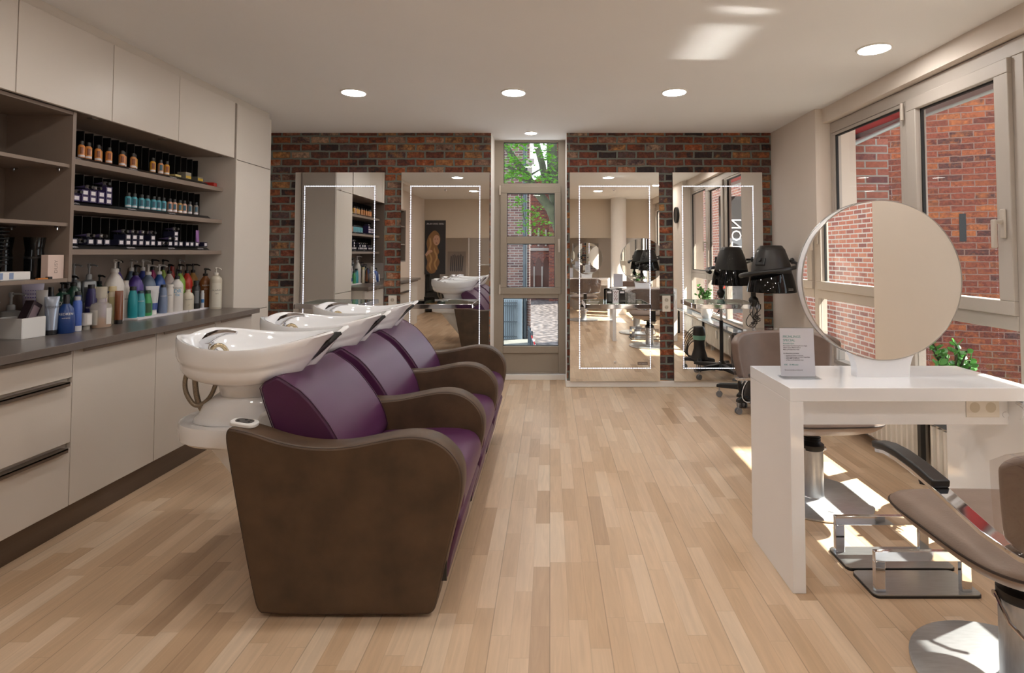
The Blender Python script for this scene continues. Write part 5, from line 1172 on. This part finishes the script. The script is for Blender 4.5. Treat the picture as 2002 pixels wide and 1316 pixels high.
P(t, 'house_wall', MB().box(5.0, 5.4, -9, 1.2, -.7, 3.6), m_across, True)
t = thing('awning', 'red awning with grey front rail over the side window', 'awning', (3.0, 2.5, 2.55), 0)
P(t, 'awning_cloth', MB().prism([(2.56, 2.50), (3.19, 2.55), (3.19, 2.565), (2.56, 2.515)], 'y', 1.0, 6.6), m_red, True)
P(t, 'front_rail', MB().box(3.17, 3.23, .95, 6.65, 2.485, 2.58), m_awn, True, bevel=.01)
P(t, 'awning_arm', MB().cyl((2.60, 4.85, 2.25), (3.17, 4.85, 2.51), .022, 10), m_awn, True)
t = thing('hanging_banner', 'dark banner with white and red lettering outside the side window, seen in a mirror', 'banner', (3.0, 1.95, 0), 0)
P(t, 'banner_cloth', MB().box(2.76, 3.26, 1.94, 1.95, .35, 2.25), mc('#3a3a3e', .7), True)
P(t, 'lettering', text_on(text_mb('SALON', .235, 'LEFT'), (3.03, 1.95, 1.13), (0, 0, 1), (1, 0, 0), .004), m_paper, True)
P(t, 'red_lettering', text_on(text_mb('Friseur & Kosmetik', .115, 'LEFT'), (2.83, 1.95, .74), (0, 0, 1), (1, 0, 0), .004), mc('#e0402c', .6), True)
P(t, 'red_bar', MB().box(2.815, 2.835, 1.95, 1.953, 1.80, 2.02), mc('#e0402c', .6), True)
# view through the narrow window
t = thing('brick_house', 'grey-red brick house with downpipe, left in the narrow window', 'building', (-1.8, 17, GZ), 0)
P(t, 'house_wall', MB().box(-5, -.60, 16.3, 16.9, GZ, 6.3), m_bld, True)
P(t, 'downpipe', MB().cyl((-.73, 16.24, GZ), (-.73, 16.24, 6.2), .06, 12), m_iron, True)
P(t, 'white_cornice', MB().box(-.70, -.46, 16.15, 16.3, 3.95, 4.1).box(-.66, -.52, 16.2, 16.3, 3.3, 3.95), m_stone, True)
P(t, 'plinth', MB().box(-.62, -.56, 16.2, 16.32, GZ, -.0), m_bld, True)
t = thing('garden_wall', 'weathered white wall with iron gate beside the brick house, low in the narrow window', 'wall', (-1.0, 16.1, GZ), 0)
P(t, 'wall_body', MB().box(-1.9, -.80, 16.0, 16.25, GZ, .03), m_wash, True)
gt = MB()
for q in range(8): gt.cyl((-1.32 + q*.054, 15.9, GZ + .06), (-1.32 + q*.054, 15.9, -.02), .011, 6)
for z in (GZ + .1, -.66, -.12, -.20): gt.box(-1.34, -.93, 15.89, 15.92, z, z + .03)
P(t, 'iron_gate', gt, m_iron, True)
t = thing('church', 'red brick church with pointed arches across the street, right in the narrow window', 'building', (0, 31, GZ), 0)
P(t, 'church_wall', MB().box(-1.6, -.05, 30, 31, GZ, 4.6).box(-.05, 4, 29.0, 31, GZ, 9.0).prism([(-1.6, 4.6), (-.05, 4.6), (-.05, 6.0)], 'y', 30, 31), m_chf, True)
for q, x in enumerate((-1.05, -.62, -.22)):
    ar = [(x - .16, -.55), (x + .16, -.55), (x + .16, .75), (x + .08, 1.0), (x, 1.12), (x - .08, 1.0), (x - .16, .75)]
    P(t, 'pointed_arch', MB().prism(ar, 'y', 29.93, 29.99), mc('#4a2b20', .8), True)
    P(t, 'arch_column', MB().cyl((x + .21, 29.92, -.6), (x + .21, 29.92, .6), .045, 8), m_stone, True)
    P(t, 'lancet_window', MB().box(x - .05, x + .05, 29.95, 29.99, 1.7, 2.6), m_stone, True)
P(t, 'cornice', MB().box(-1.6, -.05, 29.9, 30, 1.45, 1.6), m_stone, True)
# railing with barrier tape
rl = thing('street_railing', 'grey pipe railing with red and white tape at the kerb, low in the narrow window', 'railing', (-.45, 13.5, GZ), 0)
p_ = [(-.52, 13.6), (-.47, 13.2), (-.41, 12.7)]
for x, y in p_: P(rl, 'railing_post', MB().cyl((x, y, GZ), (x, y, GZ + .72), .022, 8), m_iron, True)
P(rl, 'railing_bar', MB().cyl((p_[0][0], p_[0][1], GZ + .66), (p_[2][0], p_[2][1], GZ + .66), .02, 8).cyl((p_[0][0], p_[0][1], GZ + .3), (p_[2][0], p_[2][1], GZ + .3), .016, 8), m_iron, True)
tp = thing('barrier_tape', 'red and white barrier tape hanging from the railing, low in the narrow window', 'tape', (-.4, 12.6, GZ + .3), 0)
a1, b1 = Vector((-.42, 12.68, GZ + .62)), Vector((-.20, 12.4, GZ + .12))
for q in range(8):
    c1, c2 = a1 + (b1 - a1)*q/8, a1 + (b1 - a1)*(q + 1)/8
    P(tp, 'red_stripe' if q % 2 == 0 else 'white_stripe', MB().tube([c1, c2], .01, flat=(.004, .022), up=(0, 0, 1)), mc('#c22f2f') if q % 2 == 0 else m_paper, True)
# trees
def branch(mb, pts, r0, r1): mb.tube(pts, [r0 + (r1 - r0)*i/(len(pts) - 1) for i in range(len(pts))], 10)
m_mleaf = M('maple_leaf', '#4f8a2b', .5, vary=.4, vscale=2)
_n = m_mleaf.node_tree; _b = _n.nodes['Principled BSDF']
_t = _n.nodes.new('ShaderNodeBsdfTranslucent'); _t.inputs[0].default_value = lin('#74a832')
_x = _n.nodes.new('ShaderNodeMixShader'); _x.inputs[0].default_value = .5
_n.links.new(_b.outputs[0], _x.inputs[1]); _n.links.new(_t.outputs[0], _x.inputs[2]); _n.links.new(_x.outputs[0], _n.nodes['Material Output'].inputs[0])
def leaves(centres, n, spread, size, seed):
    rr = random.Random(seed); mb = MB()
    for c in centres:
        for _ in range(n):
            p = Vector(c) + Vector((rr.gauss(0, spread), rr.gauss(0, spread), rr.gauss(0, spread*.5)))
            dr = Vector((rr.uniform(-1, 1), rr.uniform(-1, 1), rr.uniform(-.5, .3))).normalized(); nn = Vector((rr.uniform(-.6, .6), rr.uniform(-.9, .2), 1)).normalized()
            sd = dr.cross(nn).normalized(); L_ = size*rr.uniform(.7, 1.3)
            o = [p + dr*L_*u + sd*L_*v for u, v in ((0, 0), (.1, .35), (.35, .28), (.45, .6), (.65, .3), (1, .0), (.65, -.3), (.45, -.6), (.35, -.28), (.1, -.35))]
            k0 = len(mb.v); mb.v += [tuple(q) for q in o]; mb.f.append(tuple(range(k0, k0 + 10)))
    return mb
t = thing('maple_tree', 'leafy tree with thick mossy trunk at the right of the narrow window', 'tree', W(1118, 560, 10.5)[:2] + (GZ,), 0)
tr = MB()
branch(tr, [(.46, 10.5, GZ), W(1113, 560, 10.5), W(1099, 460, 10.5), W(1084, 380, 10.5), W(1079, 300, 10.5), W(1078, 230, 10.6), W(1074, 120, 10.6)], .14, .085)
P(t, 'trunk', tr, m_bark, True, smooth=60)
b1 = MB(); branch(b1, [W(1098, 462, 10.45), W(1076, 408, 10.3), W(1050, 375, 10.2), W(1030, 345, 10.1), W(1005, 310, 10), W(980, 272, 9.9)], .10, .05)
branch(b1, [W(1068, 365, 10.4), W(1060, 320, 10.4), W(1050, 285, 10.4), W(1042, 250, 10.4), W(1035, 200, 10.4)], .07, .05)
branch(b1, [W(1030, 352, 10.0), W(1005, 345, 9.8), W(980, 350, 9.7)], .035, .02)
branch(b1, [W(1012, 340, 10.0), W(995, 325, 9.9), W(975, 318, 9.8)], .05, .03)
branch(b1, [W(1018, 372, 9.2), W(1020, 395, 9.2), W(1024, 425, 9.2), W(1030, 440, 9.2)], .012, .006)
branch(b1, [W(1040, 340, 10.2), W(1060, 328, 10.3)], .02, .01)
P(t, 'branches', b1, m_bark, True, smooth=60)
ce = [W(x, y, Y) for x, y, Y in ((992, 285, 9.3), (1003, 278, 9.4), (1018, 280, 9.6), (1012, 310, 9.2), (995, 315, 9.1), (1025, 322, 9.3), (990, 340, 9.1), (1010, 335, 9.2), (1030, 345, 9.3), (1066, 305, 9.8), (1070, 285, 9.8), (1076, 345, 9.4), (1062, 350, 9.5), (1040, 283, 9.8), (1086, 320, 9.6), (985, 350, 9.2),
      (1020, 395, 9.0), (1028, 412, 9.0), (1040, 415, 9.0), (1052, 420, 9.0), (1015, 435, 9.0), (1030, 440, 9.0), (1045, 437, 9.0), (1060, 432, 9.1), (1072, 435, 9.1), (1003, 402, 9.0), (1045, 452, 9.0), (1018, 450, 9.0), (1072, 458, 9.1), (1056, 455, 9.1), (1010, 390, 9.0), (1035, 425, 9.0), (1048, 405, 9.0))]
lv = P(t, 'foliage', leaves(ce[:16], 44, .10, .058, 5), m_mleaf, True, smooth=0); lv['kind'] = 'stuff'
lv2 = P(t, 'foliage', leaves(ce[16:], 22, .05, .042, 6), m_mleaf, True, smooth=0); lv2['kind'] = 'stuff'
